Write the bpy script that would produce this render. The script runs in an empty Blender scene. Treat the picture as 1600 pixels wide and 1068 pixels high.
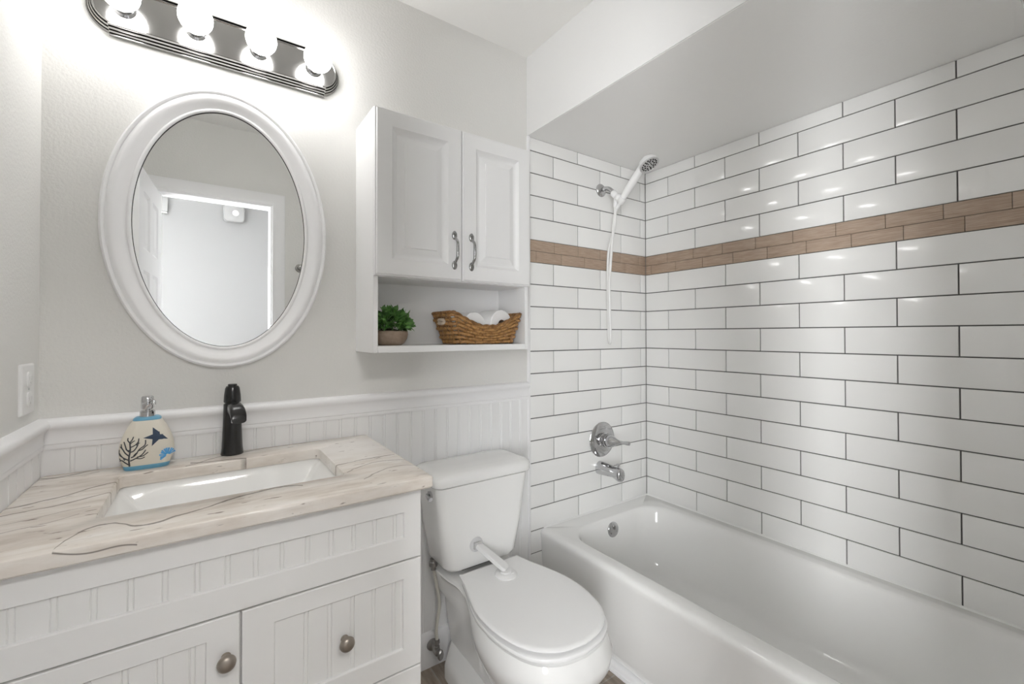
import bpy, bmesh, math, random
from mathutils import Vector, Matrix, noise
random.seed(7)
D = bpy.data
scene = bpy.context.scene
col = scene.collection
PI = math.pi

# ------------------------------------------------------------------ camera
yaw, pitch, roll = math.radians(34.9128), math.radians(0.58302), math.radians(-0.10876)
F_PX, CY_PX = 688.378, 515.745
fw = Vector((math.sin(yaw)*math.cos(pitch), math.cos(yaw)*math.cos(pitch), math.sin(pitch)))
rt = Vector((math.cos(yaw), -math.sin(yaw), 0)); up = rt.cross(fw)
r2 = rt*math.cos(roll) + up*math.sin(roll); u2 = -rt*math.sin(roll) + up*math.cos(roll)
cd = D.cameras.new('camera'); cam = D.objects.new('camera', cd); col.objects.link(cam)
cd.sensor_width = 36.0; cd.lens = F_PX/1600*36.0
cd.shift_y = -(534-CY_PX)/1600
cd.clip_start = 0.005
m = Matrix((r2, u2, -fw)).transposed().to_4x4()
m.translation = Vector((0.34043, -1.58652, 1.2652))
cam.matrix_world = m
scene.camera = cam

# ------------------------------------------------------------------ light and exposure
scene.view_settings.view_transform = 'Standard'
scene.view_settings.look = 'None'
scene.view_settings.gamma = 1.0
scene.view_settings.use_curve_mapping = False
scene.view_settings.exposure = 0.38
BULB = 22.0          # emission of the four globe bulbs
HALL_W = 7.0        # added fill lamp under the hallway ceiling, tilted at the doorway
w = D.worlds.new('world'); scene.world = w; w.use_nodes = True
w.node_tree.nodes['Background'].inputs[0].default_value = (0.8, 0.85, 0.9, 1)
w.node_tree.nodes['Background'].inputs[1].default_value = 0.3
scene.cycles.max_bounces = 16; scene.cycles.diffuse_bounces = 12
scene.cycles.glossy_bounces = 5
scene.cycles.use_denoising = True
scene.cycles.sample_clamp_indirect = 10.0
hl = D.lights.new('hall_fill_lamp', 'AREA'); hl.shape = 'DISK'; hl.size = 0.34; hl.energy = HALL_W
hl.color = (1.0, 0.97, 0.93)
hlo = D.objects.new('hall_fill_lamp', hl); col.objects.link(hlo); hlo.location = (0.42, -2.56, 2.475); hlo.rotation_euler = (math.radians(38), 0, 0); hl.spread = math.radians(100)

SIDE_FILL_W = 60.0         # added fill panel, unseen in the hallway, shining in through the doorway
dl = D.lights.new('hall_side_fill', 'AREA'); dl.shape = 'RECTANGLE'; dl.size = 0.95; dl.size_y = 1.7; dl.energy = SIDE_FILL_W
dl.color = (0.97, 0.985, 1.0)
dlo = D.objects.new('hall_side_fill', dl); col.objects.link(dlo)
dlo.location = (-0.56, -2.70, 1.35); dlo.rotation_euler = (math.radians(90), 0, math.radians(-20)); dl.spread = math.radians(110)
END_W = 39.0         # second added fill panel at the hallway end, for the right wall
el = D.lights.new('hall_end_fill', 'AREA'); el.shape = 'RECTANGLE'; el.size = 0.55; el.size_y = 1.8; el.energy = END_W
el.color = (0.97, 0.985, 1.0)
elo = D.objects.new('hall_end_fill', el); col.objects.link(elo)
elo.location = (-1.05, -2.0, 1.3); elo.rotation_euler = (math.radians(90), 0, math.radians(-78)); el.spread = math.radians(80)

# ------------------------------------------------------------------ materials
def mat(name, color, rough=0.5, metal=0.0, bump=None, spec=0.5, coat=0.0, sub=0.0):
    mm = D.materials.new(name); mm.use_nodes = True
    b = mm.node_tree.nodes['Principled BSDF']
    b.inputs['Base Color'].default_value = (*color, 1)
    b.inputs['Roughness'].default_value = rough
    b.inputs['Metallic'].default_value = metal
    b.inputs['Specular IOR Level'].default_value = spec
    b.inputs['Coat Weight'].default_value = coat
    b.inputs['Coat Roughness'].default_value = 0.05
    if sub:
        b.inputs['Subsurface Weight'].default_value = sub
        b.inputs['Subsurface Radius'].default_value = (0.01, 0.01, 0.01)
    if bump:
        sc, st, dist = bump
        N = mm.node_tree.nodes; L = mm.node_tree.links
        tc = N.new('ShaderNodeTexCoord'); n = N.new('ShaderNodeTexNoise'); n.inputs['Scale'].default_value = sc
        n.inputs['Detail'].default_value = 4
        bp = N.new('ShaderNodeBump'); bp.inputs['Strength'].default_value = st; bp.inputs['Distance'].default_value = dist
        L.new(tc.outputs['Object'], n.inputs['Vector']); L.new(n.outputs['Fac'], bp.inputs['Height'])
        L.new(bp.outputs['Normal'], b.inputs['Normal'])
    return mm

def emit(name, color, s):
    mm = D.materials.new(name); mm.use_nodes = True
    N = mm.node_tree.nodes; N.clear()
    e = N.new('ShaderNodeEmission'); e.inputs[0].default_value = (*color, 1); e.inputs[1].default_value = s
    o = N.new('ShaderNodeOutputMaterial'); mm.node_tree.links.new(e.outputs[0], o.inputs[0])
    return mm

M = {}
M['wall'] = mat('greige_orange_peel_paint', (0.725, 0.72, 0.70), 0.75, bump=(130, 0.35, 0.004))
M['ceil'] = mat('ceiling_white_paint', (0.83, 0.825, 0.81), 0.8, bump=(110, 0.25, 0.004))
M['hall'] = mat('hall_paint_darkened', (0.33, 0.33, 0.335), 0.7)  # hall walls darkened to offset the strong hallway fill lamps
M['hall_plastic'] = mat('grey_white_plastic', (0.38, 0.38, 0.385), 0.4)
M['alcove'] = mat('alcove_paint_lightened', (0.88, 0.878, 0.87), 0.75, bump=(110, 0.15, 0.003))  # soffit paint lightened to make up for little light on its underside
M['soffit'] = mat('soffit_paint_toned_down', (0.74, 0.74, 0.738), 0.75, bump=(110, 0.12, 0.003))  # same soffit, toned down where its front catches more light
M['trim'] = mat('white_trim_paint', (0.85, 0.85, 0.86), 0.35)
M['bead'] = mat('white_beadboard_paint', (0.84, 0.84, 0.845), 0.4)
M['tile'] = mat('glossy_white_tile', (0.84, 0.84, 0.83), 0.13, bump=(9, 0.04, 0.01))
M['grout'] = mat('grey_grout', (0.13, 0.128, 0.125), 0.9)
M['porcelain'] = mat('white_porcelain', (0.85, 0.85, 0.84), 0.08, coat=0.3)
M['seat'] = mat('white_seat_plastic', (0.85, 0.85, 0.85), 0.16)
M['tub'] = mat('white_enamel', (0.83, 0.83, 0.82), 0.12, coat=0.2)
M['cab'] = mat('white_cabinet_lacquer', (0.80, 0.80, 0.80), 0.35)
M['vanity'] = mat('white_vanity_paint', (0.80, 0.80, 0.795), 0.4)
M['dark'] = mat('dark_gap', (0.05, 0.05, 0.05), 0.8)
M['chrome'] = mat('chrome', (0.58, 0.58, 0.59), 0.07, 1.0)
M['nickel'] = mat('brushed_nickel', (0.40, 0.395, 0.385), 0.15, 1.0, bump=(400, 0.06, 0.001))
M['handle'] = mat('polished_nickel', (0.36, 0.36, 0.36), 0.14, 1.0)
M['pewter'] = mat('satin_pewter', (0.36, 0.32, 0.28), 0.38, 0.9)
M['hose_metal'] = mat('dull_steel', (0.35, 0.34, 0.33), 0.35, 1.0)
M['black'] = mat('matte_black_metal', (0.008, 0.008, 0.008), 0.22, 0.0, spec=0.6)
M['mirror'] = mat('mirror_glass', (0.93, 0.94, 0.935), 0.0, 1.0)
M['plastic'] = mat('white_plastic', (0.80, 0.80, 0.80), 0.3)
M['hose'] = mat('white_vinyl_hose', (0.75, 0.75, 0.74), 0.35)
M['braid'] = mat('beige_braided_hose', (0.62, 0.60, 0.54), 0.5, bump=(900, 0.5, 0.002))
M['paper'] = mat('toilet_paper', (0.85, 0.85, 0.85), 0.95, bump=(300, 0.2, 0.002))
M['core'] = mat('cardboard_core', (0.16, 0.12, 0.09), 0.9)
M['soil'] = mat('dark_moss', (0.05, 0.05, 0.03), 1.0, bump=(200, 0.8, 0.01))
M['cream'] = mat('cream_ceramic', (0.74, 0.70, 0.61), 0.45, bump=(220, 0.1, 0.002))
M['blue'] = mat('sky_blue_glaze', (0.15, 0.40, 0.58), 0.35, bump=(120, 0.15, 0.002))
M['coral'] = mat('charcoal_relief', (0.045, 0.05, 0.055), 0.5)
M['navy'] = mat('navy_relief', (0.03, 0.055, 0.10), 0.4, bump=(700, 0.6, 0.002))
M['sky'] = mat('bright_blue_relief', (0.10, 0.42, 0.80), 0.4)
M['bulb'] = emit('lit_bulb_glass', (1.0, 0.99, 0.975), BULB)
M['diffuser'] = mat('lamp_diffuser', (0.85, 0.85, 0.83), 0.5)
M['nozzle'] = mat('dark_rubber_nozzle', (0.03, 0.03, 0.03), 0.6)
M['facegrey'] = mat('satin_grey_face', (0.62, 0.62, 0.62), 0.3, 0.3)
M['clear'] = mat('suction_pad_grey', (0.66, 0.66, 0.67), 0.2)
M['wicker_handle'] = mat('bleached_handle', (0.60, 0.50, 0.40), 0.7, bump=(150, 0.5, 0.004))
M['screw'] = mat('steel_screw', (0.5, 0.5, 0.5), 0.3, 0.9)
M['lens'] = mat('frosted_lens', (0.88, 0.88, 0.88), 0.2)

def nodes_of(name, rough):
    mm = D.materials.new(name); mm.use_nodes = True
    N = mm.node_tree.nodes; L = mm.node_tree.links; b = N['Principled BSDF']; b.inputs['Roughness'].default_value = rough
    return mm, N, L, b

def math_node(N, L, op, a, bb=None, c=None, clamp=False):
    n = N.new('ShaderNodeMath'); n.operation = op; n.use_clamp = clamp
    for i, v in enumerate((a, bb, c)):
        if v is None: continue
        if isinstance(v, (int, float)): n.inputs[i].default_value = v
        else: L.new(v, n.inputs[i])
    return n.outputs[0]

def mix_col(N, L, fac, a, bb):
    n = N.new('ShaderNodeMix'); n.data_type = 'RGBA'
    if isinstance(fac, (int, float)): n.inputs[0].default_value = fac
    else: L.new(fac, n.inputs[0])
    for i, v in ((6, a), (7, bb)):
        if isinstance(v, tuple): n.inputs[i].default_value = (*v, 1)
        else: L.new(v, n.inputs[i])
    return n.outputs[2]

def ramp(N, L, src, stops):
    r = N.new('ShaderNodeValToRGB'); L.new(src, r.inputs[0])
    e = r.color_ramp.elements
    while len(e) < len(stops): e.new(0.5)
    for el, (p, c) in zip(e, stops):
        el.position = p; el.color = (*c, 1) if isinstance(c, tuple) else (c, c, c, 1)
    return r.outputs[0]

def noise_node(N, L, vec, scale, detail=4, rough=0.5):
    n = N.new('ShaderNodeTexNoise'); n.inputs['Scale'].default_value = scale; n.inputs['Detail'].default_value = detail
    n.inputs['Roughness'].default_value = rough
    L.new(vec, n.inputs['Vector']); return n.outputs['Fac']

def mapping(N, L, vec, scale=(1, 1, 1), rot=(0, 0, 0), loc=(0, 0, 0)):
    n = N.new('ShaderNodeMapping'); L.new(vec, n.inputs[0])
    n.inputs['Scale'].default_value = scale; n.inputs['Rotation'].default_value = rot; n.inputs['Location'].default_value = loc
    return n.outputs[0]

def wood_tile_mat():
    mm, N, L, b = nodes_of('wood_look_mosaic', 0.35)
    tc = N.new('ShaderNodeTexCoord').outputs['Object']
    v = mapping(N, L, tc, (6, 6, 160))
    f = noise_node(N, L, v, 3, 5, 0.6)
    c = ramp(N, L, f, [(0.3, (0.30, 0.21, 0.155)), (0.7, (0.50, 0.39, 0.30))])
    L.new(c, b.inputs['Base Color'])
    return mm
M['woodtile'] = wood_tile_mat()

def floor_mat():
    mm, N, L, b = nodes_of('brown_plank_floor', 0.4)
    tc = N.new('ShaderNodeTexCoord').outputs['Object']
    br = N.new('ShaderNodeTexBrick'); L.new(mapping(N, L, tc, (1, 1, 1), (0, 0, PI/2)), br.inputs['Vector'])
    br.inputs['Scale'].default_value = 1.0; br.inputs['Brick Width'].default_value = 0.9; br.inputs['Row Height'].default_value = 0.15
    br.inputs['Mortar Size'].default_value = 0.0025
    br.inputs['Color1'].default_value = (0.27, 0.225, 0.185, 1); br.inputs['Color2'].default_value = (0.36, 0.30, 0.245, 1)
    br.inputs['Mortar'].default_value = (0.36, 0.33, 0.30, 1)
    f = noise_node(N, L, mapping(N, L, tc, (30, 3, 1)), 2, 5, 0.6)
    g = ramp(N, L, f, [(0.3, 0.55), (0.7, 1.3)])
    mx = N.new('ShaderNodeMix'); mx.data_type = 'RGBA'; mx.blend_type = 'MULTIPLY'; mx.inputs[0].default_value = 1
    L.new(br.outputs['Color'], mx.inputs[6]); L.new(g, mx.inputs[7]); L.new(mx.outputs[2], b.inputs['Base Color'])
    return mm
M['floor'] = floor_mat()

def stone_mat():
    """cream quartzite with thin brown veins; each vein is a curve y = f(x) across the slab"""
    mm, N, L, b = nodes_of('veined_cream_quartzite', 0.22)
    tc = N.new('ShaderNodeTexCoord').outputs['Object']
    sep = N.new('ShaderNodeSeparateXYZ'); L.new(tc, sep.inputs[0])
    X, Y = sep.outputs[0], sep.outputs[1]
    cloud = noise_node(N, L, mapping(N, L, tc, (5, 14, 14), (0, 0, 0.35)), 1.0, 5, 0.6)
    base = ramp(N, L, cloud, [(0.30, (0.55, 0.48, 0.42)), (0.5, (0.71, 0.655, 0.595)), (0.70, (0.82, 0.79, 0.75))])
    band = noise_node(N, L, mapping(N, L, tc, (4, 60, 60), (0, 0, 0.30)), 1.0, 4, 0.6)
    base = mix_col(N, L, math_node(N, L, 'MULTIPLY', ramp(N, L, band, [(0.52, 0.0), (0.75, 1.0)]), 0.45), base, (0.46, 0.395, 0.33))
    # pale patch on the right rear
    px = math_node(N, L, 'SUBTRACT', X, 0.72); py = math_node(N, L, 'SUBTRACT', Y, -0.16)
    d2 = math_node(N, L, 'SQRT', math_node(N, L, 'ADD', math_node(N, L, 'MULTIPLY', px, px), math_node(N, L, 'MULTIPLY', py, py)))
    patch = ramp(N, L, math_node(N, L, 'ADD', d2, math_node(N, L, 'MULTIPLY', cloud, 0.08)), [(0.10, 0.8), (0.24, 0.0)])
    base = mix_col(N, L, patch, base, (0.83, 0.805, 0.775))
    wig = noise_node(N, L, tc, 28, 4, 0.6)
    wig = math_node(N, L, 'MULTIPLY', math_node(N, L, 'SUBTRACT', wig, 0.5), 0.022)
    wn = noise_node(N, L, mapping(N, L, tc, (1, 1, 1), loc=(3, 1, 0)), 22, 3)
    veins = [
        ([(0.0, -.266), (0.037, -.261), (0.058, -.249), (0.095, -.231), (0.126, -.198), (0.178, -.173)], 0.0017, 0.9),
        ([(0.0, -.325), (0.017, -.316), (0.056, -.307), (0.098, -.298), (0.138, -.277), (0.18, -.251)], 0.0014, 0.8),
        ([(0.139, -.558), (0.15, -.519), (0.17, -.485), (0.189, -.478), (0.216, -.493), (0.236, -.52), (0.266, -.525), (0.299, -.508), (0.334, -.497), (0.376, -.473), (0.436, -.449), (0.50, -.445), (0.53, -.46)], 0.0017, 0.9),
        ([(0.0, -.03), (0.061, -.045), (0.099, -.02), (0.153, -.008)], 0.0018, 0.9),
        ([(0.01, -.05), (0.05, -.055), (0.09, -.06), (0.12, -.045)], 0.0012, 0.7),
        ([(0.30, -.115), (0.33, -.095), (0.359, -.067), (0.42, -.045), (0.50, -.02), (0.575, -.02), (0.70, -.012)], 0.0016, 0.85),
        ([(0.31, -.085), (0.35, -.10), (0.40, -.105), (0.44, -.12)], 0.0022, 0.8),
        ([(0.62, -.34), (0.64, -.338), (0.716, -.325), (0.80, -.325)], 0.0012, 0.8),
        ([(0.64, -.42), (0.69, -.385), (0.74, -.37), (0.81, -.40)], 0.0012, 0.6),
        ([(0.66, -.50), (0.71, -.46), (0.76, -.44), (0.82, -.47)], 0.0012, 0.6),
        ([(0.0, -.44), (0.06, -.42), (0.10, -.41), (0.14, -.385)], 0.0010, 0.5),
        ([(0.0, -.37), (0.05, -.372), (0.11, -.352), (0.15, -.345)], 0.0009, 0.5),
    ]
    for pts, wd, amt in veins:
        x0, x1 = pts[0][0], pts[-1][0]
        fc = N.new('ShaderNodeFloatCurve'); cm = fc.mapping; c = cm.curves[0]
        t = math_node(N, L, 'DIVIDE', math_node(N, L, 'SUBTRACT', X, x0), x1-x0)
        P = [((px_-x0)/(x1-x0), (py_+0.6)/0.62) for px_, py_ in pts]
        c.points[0].location = P[0]; c.points[1].location = P[-1]
        for p in P[1:-1]: c.points.new(*p)
        cm.update(); L.new(t, fc.inputs['Value'])
        yv = math_node(N, L, 'SUBTRACT', math_node(N, L, 'MULTIPLY', fc.outputs[0], 0.62), 0.6)
        dd = math_node(N, L, 'ABSOLUTE', math_node(N, L, 'SUBTRACT', math_node(N, L, 'ADD', Y, math_node(N, L, 'MULTIPLY', wig, 0.6)), yv))
        wv = math_node(N, L, 'MULTIPLY', math_node(N, L, 'ADD', wn, 0.15), wd*5.0)
        a = math_node(N, L, 'SUBTRACT', 1.0, math_node(N, L, 'DIVIDE', dd, wv), clamp=True)
        inside = math_node(N, L, 'MULTIPLY', math_node(N, L, 'GREATER_THAN', X, x0), math_node(N, L, 'LESS_THAN', X, x1))
        a = math_node(N, L, 'MULTIPLY', math_node(N, L, 'MULTIPLY', a, inside), amt)
        base = mix_col(N, L, a, base, (0.085, 0.065, 0.052))
    # the front vein runs on down the front edge of the slab
    Z = sep.outputs[2]
    zc = math_node(N, L, 'ADD', 0.9035, math_node(N, L, 'MULTIPLY', math_node(N, L, 'SINE', math_node(N, L, 'MULTIPLY', X, 62)), 0.0035))
    zc = math_node(N, L, 'SUBTRACT', zc, math_node(N, L, 'MULTIPLY', math_node(N, L, 'SUBTRACT', X, 0.19), 0.13))
    dz = math_node(N, L, 'ABSOLUTE', math_node(N, L, 'SUBTRACT', Z, zc))
    a = math_node(N, L, 'SUBTRACT', 1.0, math_node(N, L, 'DIVIDE', dz, 0.0022), clamp=True)
    for src, op, lim in ((Y, 'LESS_THAN', -0.565), (X, 'GREATER_THAN', 0.139), (X, 'LESS_THAN', 0.245)):
        a = math_node(N, L, 'MULTIPLY', a, math_node(N, L, op, src, lim))
    base = mix_col(N, L, math_node(N, L, 'MULTIPLY', a, 0.9), base, (0.085, 0.065, 0.052))
    # small brown dashes
    dv = noise_node(N, L, mapping(N, L, tc, (22, 90, 90), (0, 0, 0.5)), 1.0, 3, 0.5)
    base = mix_col(N, L, math_node(N, L, 'MULTIPLY', ramp(N, L, dv, [(0.675, 0.0), (0.72, 1.0)]), 0.75), base, (0.17, 0.13, 0.11))
    L.new(base, b.inputs['Base Color'])
    bp = N.new('ShaderNodeBump'); bp.inputs['Strength'].default_value = 0.15; bp.inputs['Distance'].default_value = 0.002
    L.new(noise_node(N, L, tc, 60, 4), bp.inputs['Height']); L.new(bp.outputs[0], b.inputs['Normal'])
    return mm
M['stone'] = stone_mat()

def noisy_color(name, c1, c2, scale, rough, stretch=(1, 1, 1), bump=0.0):
    mm, N, L, b = nodes_of(name, rough)
    tc = N.new('ShaderNodeTexCoord').outputs['Object']
    f = noise_node(N, L, mapping(N, L, tc, stretch), scale, 4, 0.6)
    L.new(ramp(N, L, f, [(0.3, c1), (0.7, c2)]), b.inputs['Base Color'])
    if bump:
        bp = N.new('ShaderNodeBump'); bp.inputs['Strength'].default_value = bump; bp.inputs['Distance'].default_value = 0.002
        L.new(f, bp.inputs['Height']); L.new(bp.outputs[0], b.inputs['Normal'])
    return mm
M['wicker'] = noisy_color('wicker_strand', (0.17, 0.075, 0.022), (0.50, 0.275, 0.095), 110, 0.5, bump=0.3)
M['wicker_rim'] = noisy_color('wicker_rim_strand', (0.15, 0.07, 0.022), (0.33, 0.17, 0.06), 80, 0.45, bump=0.3)
M['pot'] = noisy_color('taupe_pot', (0.26, 0.19, 0.14), (0.38, 0.29, 0.22), 60, 0.6)
M['leaf'] = noisy_color('glossy_green_leaf', (0.016, 0.075, 0.014), (0.19, 0.40, 0.11), 60, 0.35)

# ------------------------------------------------------------------ mesh helpers
def world_loc(p):
    v = Vector((0, 0, 0))
    while p is not None: v += p.location; p = p.parent
    return v

def obj(name, bm, material, parent=None, smooth=None, local=False, kind=None, label=None):
    bmesh.ops.remove_doubles(bm, verts=bm.verts, dist=1e-6)
    bmesh.ops.recalc_face_normals(bm, faces=bm.faces)
    me = D.meshes.new(name)
    if not local and parent is not None: bmesh.ops.translate(bm, verts=bm.verts, vec=-world_loc(parent))
    bm.to_mesh(me); bm.free()
    o = D.objects.new(name, me); col.objects.link(o)
    if parent is not None: o.parent = parent
    for mm in (material if isinstance(material, (list, tuple)) else [material]): me.materials.append(mm)
    if smooth is not None:
        me.polygons.foreach_set('use_smooth', [True]*len(me.polygons))
        me.set_sharp_from_angle(angle=math.radians(smooth))
    if kind: o['kind'] = kind
    if label: o['label'] = label
    return o

def thing(name, label, cat, loc, rz=0, group=None):
    o = D.objects.new(name, None); col.objects.link(o)
    o.location = loc; o.rotation_euler = (0, 0, rz); o.empty_display_size = 0.05
    o['label'] = label; o['category'] = cat
    if group: o['group'] = group
    return o

def tag(o, label, cat, group=None):
    o['label'] = label; o['category'] = cat
    if group: o['group'] = group
    return o

def struct(name, bm, material, smooth=None, label=None):
    return obj(name, bm, material, None, smooth, kind='structure', label=label)

def box(bm, lo, hi, bev=0.0, seg=2):
    vs = [bm.verts.new((x, y, z)) for x in (lo[0], hi[0]) for y in (lo[1], hi[1]) for z in (lo[2], hi[2])]
    fs = [(0, 1, 3, 2), (4, 6, 7, 5), (0, 4, 5, 1), (2, 3, 7, 6), (0, 2, 6, 4), (1, 5, 7, 3)]
    faces = [bm.faces.new([vs[i] for i in f]) for f in fs]
    if bev > 0:
        es = list({e for f in faces for e in f.edges})
        bmesh.ops.bevel(bm, geom=es, offset=bev, segments=seg, affect='EDGES', profile=0.5)
    return bm

def B(lo, hi, bev=0.0, seg=2):
    return box(bmesh.new(), lo, hi, bev, seg)

def loft(bm, rings, cap0=True, cap1=True, closed=True, wrap=False, mi=0):
    vr = [[bm.verts.new(p) for p in r] for r in rings]
    n = len(rings[0])
    pairs = list(zip(vr[:-1], vr[1:]))
    if wrap: pairs.append((vr[-1], vr[0]))
    for a, b in pairs:
        for i in range(n if closed else n-1):
            j = (i+1) % n
            try:
                f = bm.faces.new((a[i], a[j], b[j], b[i])); f.material_index = mi
            except ValueError: pass
    if not wrap and closed:
        if cap0: bm.faces.new(vr[0][::-1]).material_index = mi
        if cap1: bm.faces.new(vr[-1]).material_index = mi
    return bm

def frame_axes(d):
    d = Vector(d).normalized()
    a = Vector((0, 0, 1)) if abs(d.z) < 0.9 else Vector((1, 0, 0))
    u = d.cross(a).normalized(); v = d.cross(u).normalized()
    return d, u, v

def lathe(bm, prof, origin, axis=(0, 0, 1), n=40, mi=0, cap0=True, cap1=True, sx=1.0):
    """prof: list of (radius, height along axis)"""
    d, u, v = frame_axes(axis); o = Vector(origin)
    rings = []
    for r, h in prof:
        r = max(r, 1e-5)
        rings.append([o + d*h + u*(r*sx*math.cos(2*PI*i/n)) + v*(r*math.sin(2*PI*i/n)) for i in range(n)])
    return loft(bm, rings, cap0, cap1, mi=mi)

def smooth_path(pts, k=8):
    P = [Vector(p) for p in pts]; out = []
    for i in range(len(P)-1):
        p0 = P[max(i-1, 0)]; p1 = P[i]; p2 = P[i+1]; p3 = P[min(i+2, len(P)-1)]
        for s in range(k):
            t = s/k
            out.append(0.5*((2*p1) + (p2-p0)*t + (2*p0-5*p1+4*p2-p3)*t*t + (3*p1-p0-3*p2+p3)*t**3))
    out.append(P[-1]); return out

def tube(bm, pts, r, n=10, caps=True, mi=0, closed=False):
    P = [Vector(p) for p in pts]; N = len(P)
    rr = r if isinstance(r, (list, tuple)) else [r]*N
    rings = []; uprev = None
    for i, p in enumerate(P):
        if closed: d = P[(i+1) % N]-P[i-1]
        else: d = P[min(i+1, N-1)]-P[max(i-1, 0)]
        d = d.normalized()
        if uprev is None: _, u, v = frame_axes(d)
        else:
            u = (uprev - d*uprev.dot(d)).normalized(); v = d.cross(u)
        uprev = u
        rings.append([p + u*(rr[i]*math.cos(2*PI*k/n)) + v*(rr[i]*math.sin(2*PI*k/n)) for k in range(n)])
    return loft(bm, rings, caps, caps, wrap=closed, mi=mi)

def rrect(x0, y0, x1, y1, r, ns=8, nc=6):
    """rounded rectangle, counter-clockwise, constant point count"""
    r = max(min(r, (x1-x0)/2-1e-4, (y1-y0)/2-1e-4), 1e-4)
    cs = [((x1-r, y0+r), -PI/2), ((x1-r, y1-r), 0), ((x0+r, y1-r), PI/2), ((x0+r, y0+r), PI)]
    out = []
    for k, ((cx, cy), a0) in enumerate(cs):
        arc = [(cx+r*math.cos(a0+PI/2*i/nc), cy+r*math.sin(a0+PI/2*i/nc)) for i in range(nc+1)]
        out += arc
        (nx, ny), na = cs[(k+1) % 4]
        q = (nx+r*math.cos(na), ny+r*math.sin(na)); p = arc[-1]
        out += [(p[0]+(q[0]-p[0])*i/ns, p[1]+(q[1]-p[1])*i/ns) for i in range(1, ns)]
    return out

def ellipse_ring(cx, cy, a, b, n): return [(cx+a*math.cos(2*PI*i/n), cy+b*math.sin(2*PI*i/n)) for i in range(n)]

# ------------------------------------------------------------------ room dimensions
XR = 2.353           # right (tiled) wall
YF = -1.572          # wall with the doorway
ZC = 2.518           # ceiling
ZA = 2.162           # lowered ceiling above the tub
XT = 1.542           # left edge of the tile
P = 0.1012           # tile course
Z0 = 1.5952          # underside of the accent band (course 0)
HL = 0.15643         # half a tile

struct('floor', B((-1.2, -2.90, -0.06), (XR+0.1, 0.1, 0.0)), M['floor'])
struct('wall_back', B((-0.1, 0.0, 0.0), (XR+0.1, 0.1, ZC)), M['wall'])
struct('wall_left', B((-0.1, YF-0.1, 0.0), (0.0, 0.0, ZC)), M['wall'])
struct('wall_right', B((XR+0.006, YF, 0.0), (XR+0.1, 0.0, ZC)), M['grout'])
DX0, DX1, DZ = 0.112, 0.690, 2.085     # door opening
bm = bmesh.new()
box(bm, (-0.1, YF-0.11, 0), (DX0, YF, ZC)); box(bm, (DX1, YF-0.11, 0), (XR+0.1, YF, ZC)); box(bm, (DX0, YF-0.11, DZ), (DX1, YF, ZC))
struct('wall_front', bm, M['wall'])
struct('ceiling', B((-0.1, YF-0.11, ZC), (XR+0.1, 0.1, ZC+0.08)), M['ceil'])
struct('wall_soffit', B((1.532, YF, ZA+0.0005), (XR+0.006, 0.0, ZC)), M['soffit'])
struct('ceiling_alcove', B((1.536, YF, ZA-0.0006), (XR+0.006, 0.0, ZA+0.0005)), M['alcove'])  # thin added sheet that carries the lightened tone under the soffit
# hallway behind the doorway
YH = -2.75
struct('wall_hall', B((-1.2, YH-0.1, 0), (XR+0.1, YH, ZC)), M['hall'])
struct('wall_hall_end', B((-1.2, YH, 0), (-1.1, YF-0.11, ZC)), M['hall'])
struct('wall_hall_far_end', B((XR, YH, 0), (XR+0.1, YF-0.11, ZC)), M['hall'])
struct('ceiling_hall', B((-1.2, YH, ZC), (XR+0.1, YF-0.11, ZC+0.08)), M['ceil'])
struct('wall_hall_near', B((-1.2, YF-0.11, 0), (-0.1, YF-0.03, ZC)), M['wall'])

# ------------------------------------------------------------------ tile
def tile_quad(bm, a0, a1, z0, z1, place, gap, depth=0.006, bev=0.0012):
    g = gap/2
    a0 += g; a1 -= g; z0 += g; z1 -= g
    if a1-a0 < 0.004 or z1-z0 < 0.004: return
    R = lambda i, d: [place(x, z, d) for x, z in ((a0+i, z0+i), (a1-i, z0+i), (a1-i, z1-i), (a0+i, z1-i))]
    loft(bm, [R(0, 0), R(0, depth-bev), R(bev*0.3, depth-bev*0.3), R(bev, depth)], cap0=False)

def tile_wall(place, first, length, ztop, zbot, gap=0.0042):
    """place(a, z, depth): a measured from the inner corner along the wall"""
    bm = bmesh.new()
    for k in range(-16, 7):
        if k == 0: continue
        za, zb = Z0+k*P, Z0+(k+1)*P
        if zb <= zbot or za >= ztop: continue
        za = max(za, zbot); zb = min(zb, ztop)
        odd = (k % 2 != 0) if k >= 1 else (k % 2 == 0)
        n0 = 1 if odd else 0
        js = [0.0]
        a = first+n0*HL
        while a < length: js.append(a); a += 2*HL
        js.append(length)
        for p, q in zip(js[:-1], js[1:]): tile_quad(bm, p, q, za, zb, place, gap)
    return bm

def accent(place, up0, lo0, length):
    bm = bmesh.new()
    for row, off in ((0, lo0), (1, up0)):
        js = [0.0]; a = off
        while a < length:
            if a > 0.004: js.append(a)
            a += 0.1525
        js.append(length)
        for p, q in zip(js[:-1], js[1:]):
            tile_quad(bm, p, q, Z0+row*P/2, Z0+(row+1)*P/2, place, 0.0016, bev=0.0008)
    return bm

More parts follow.
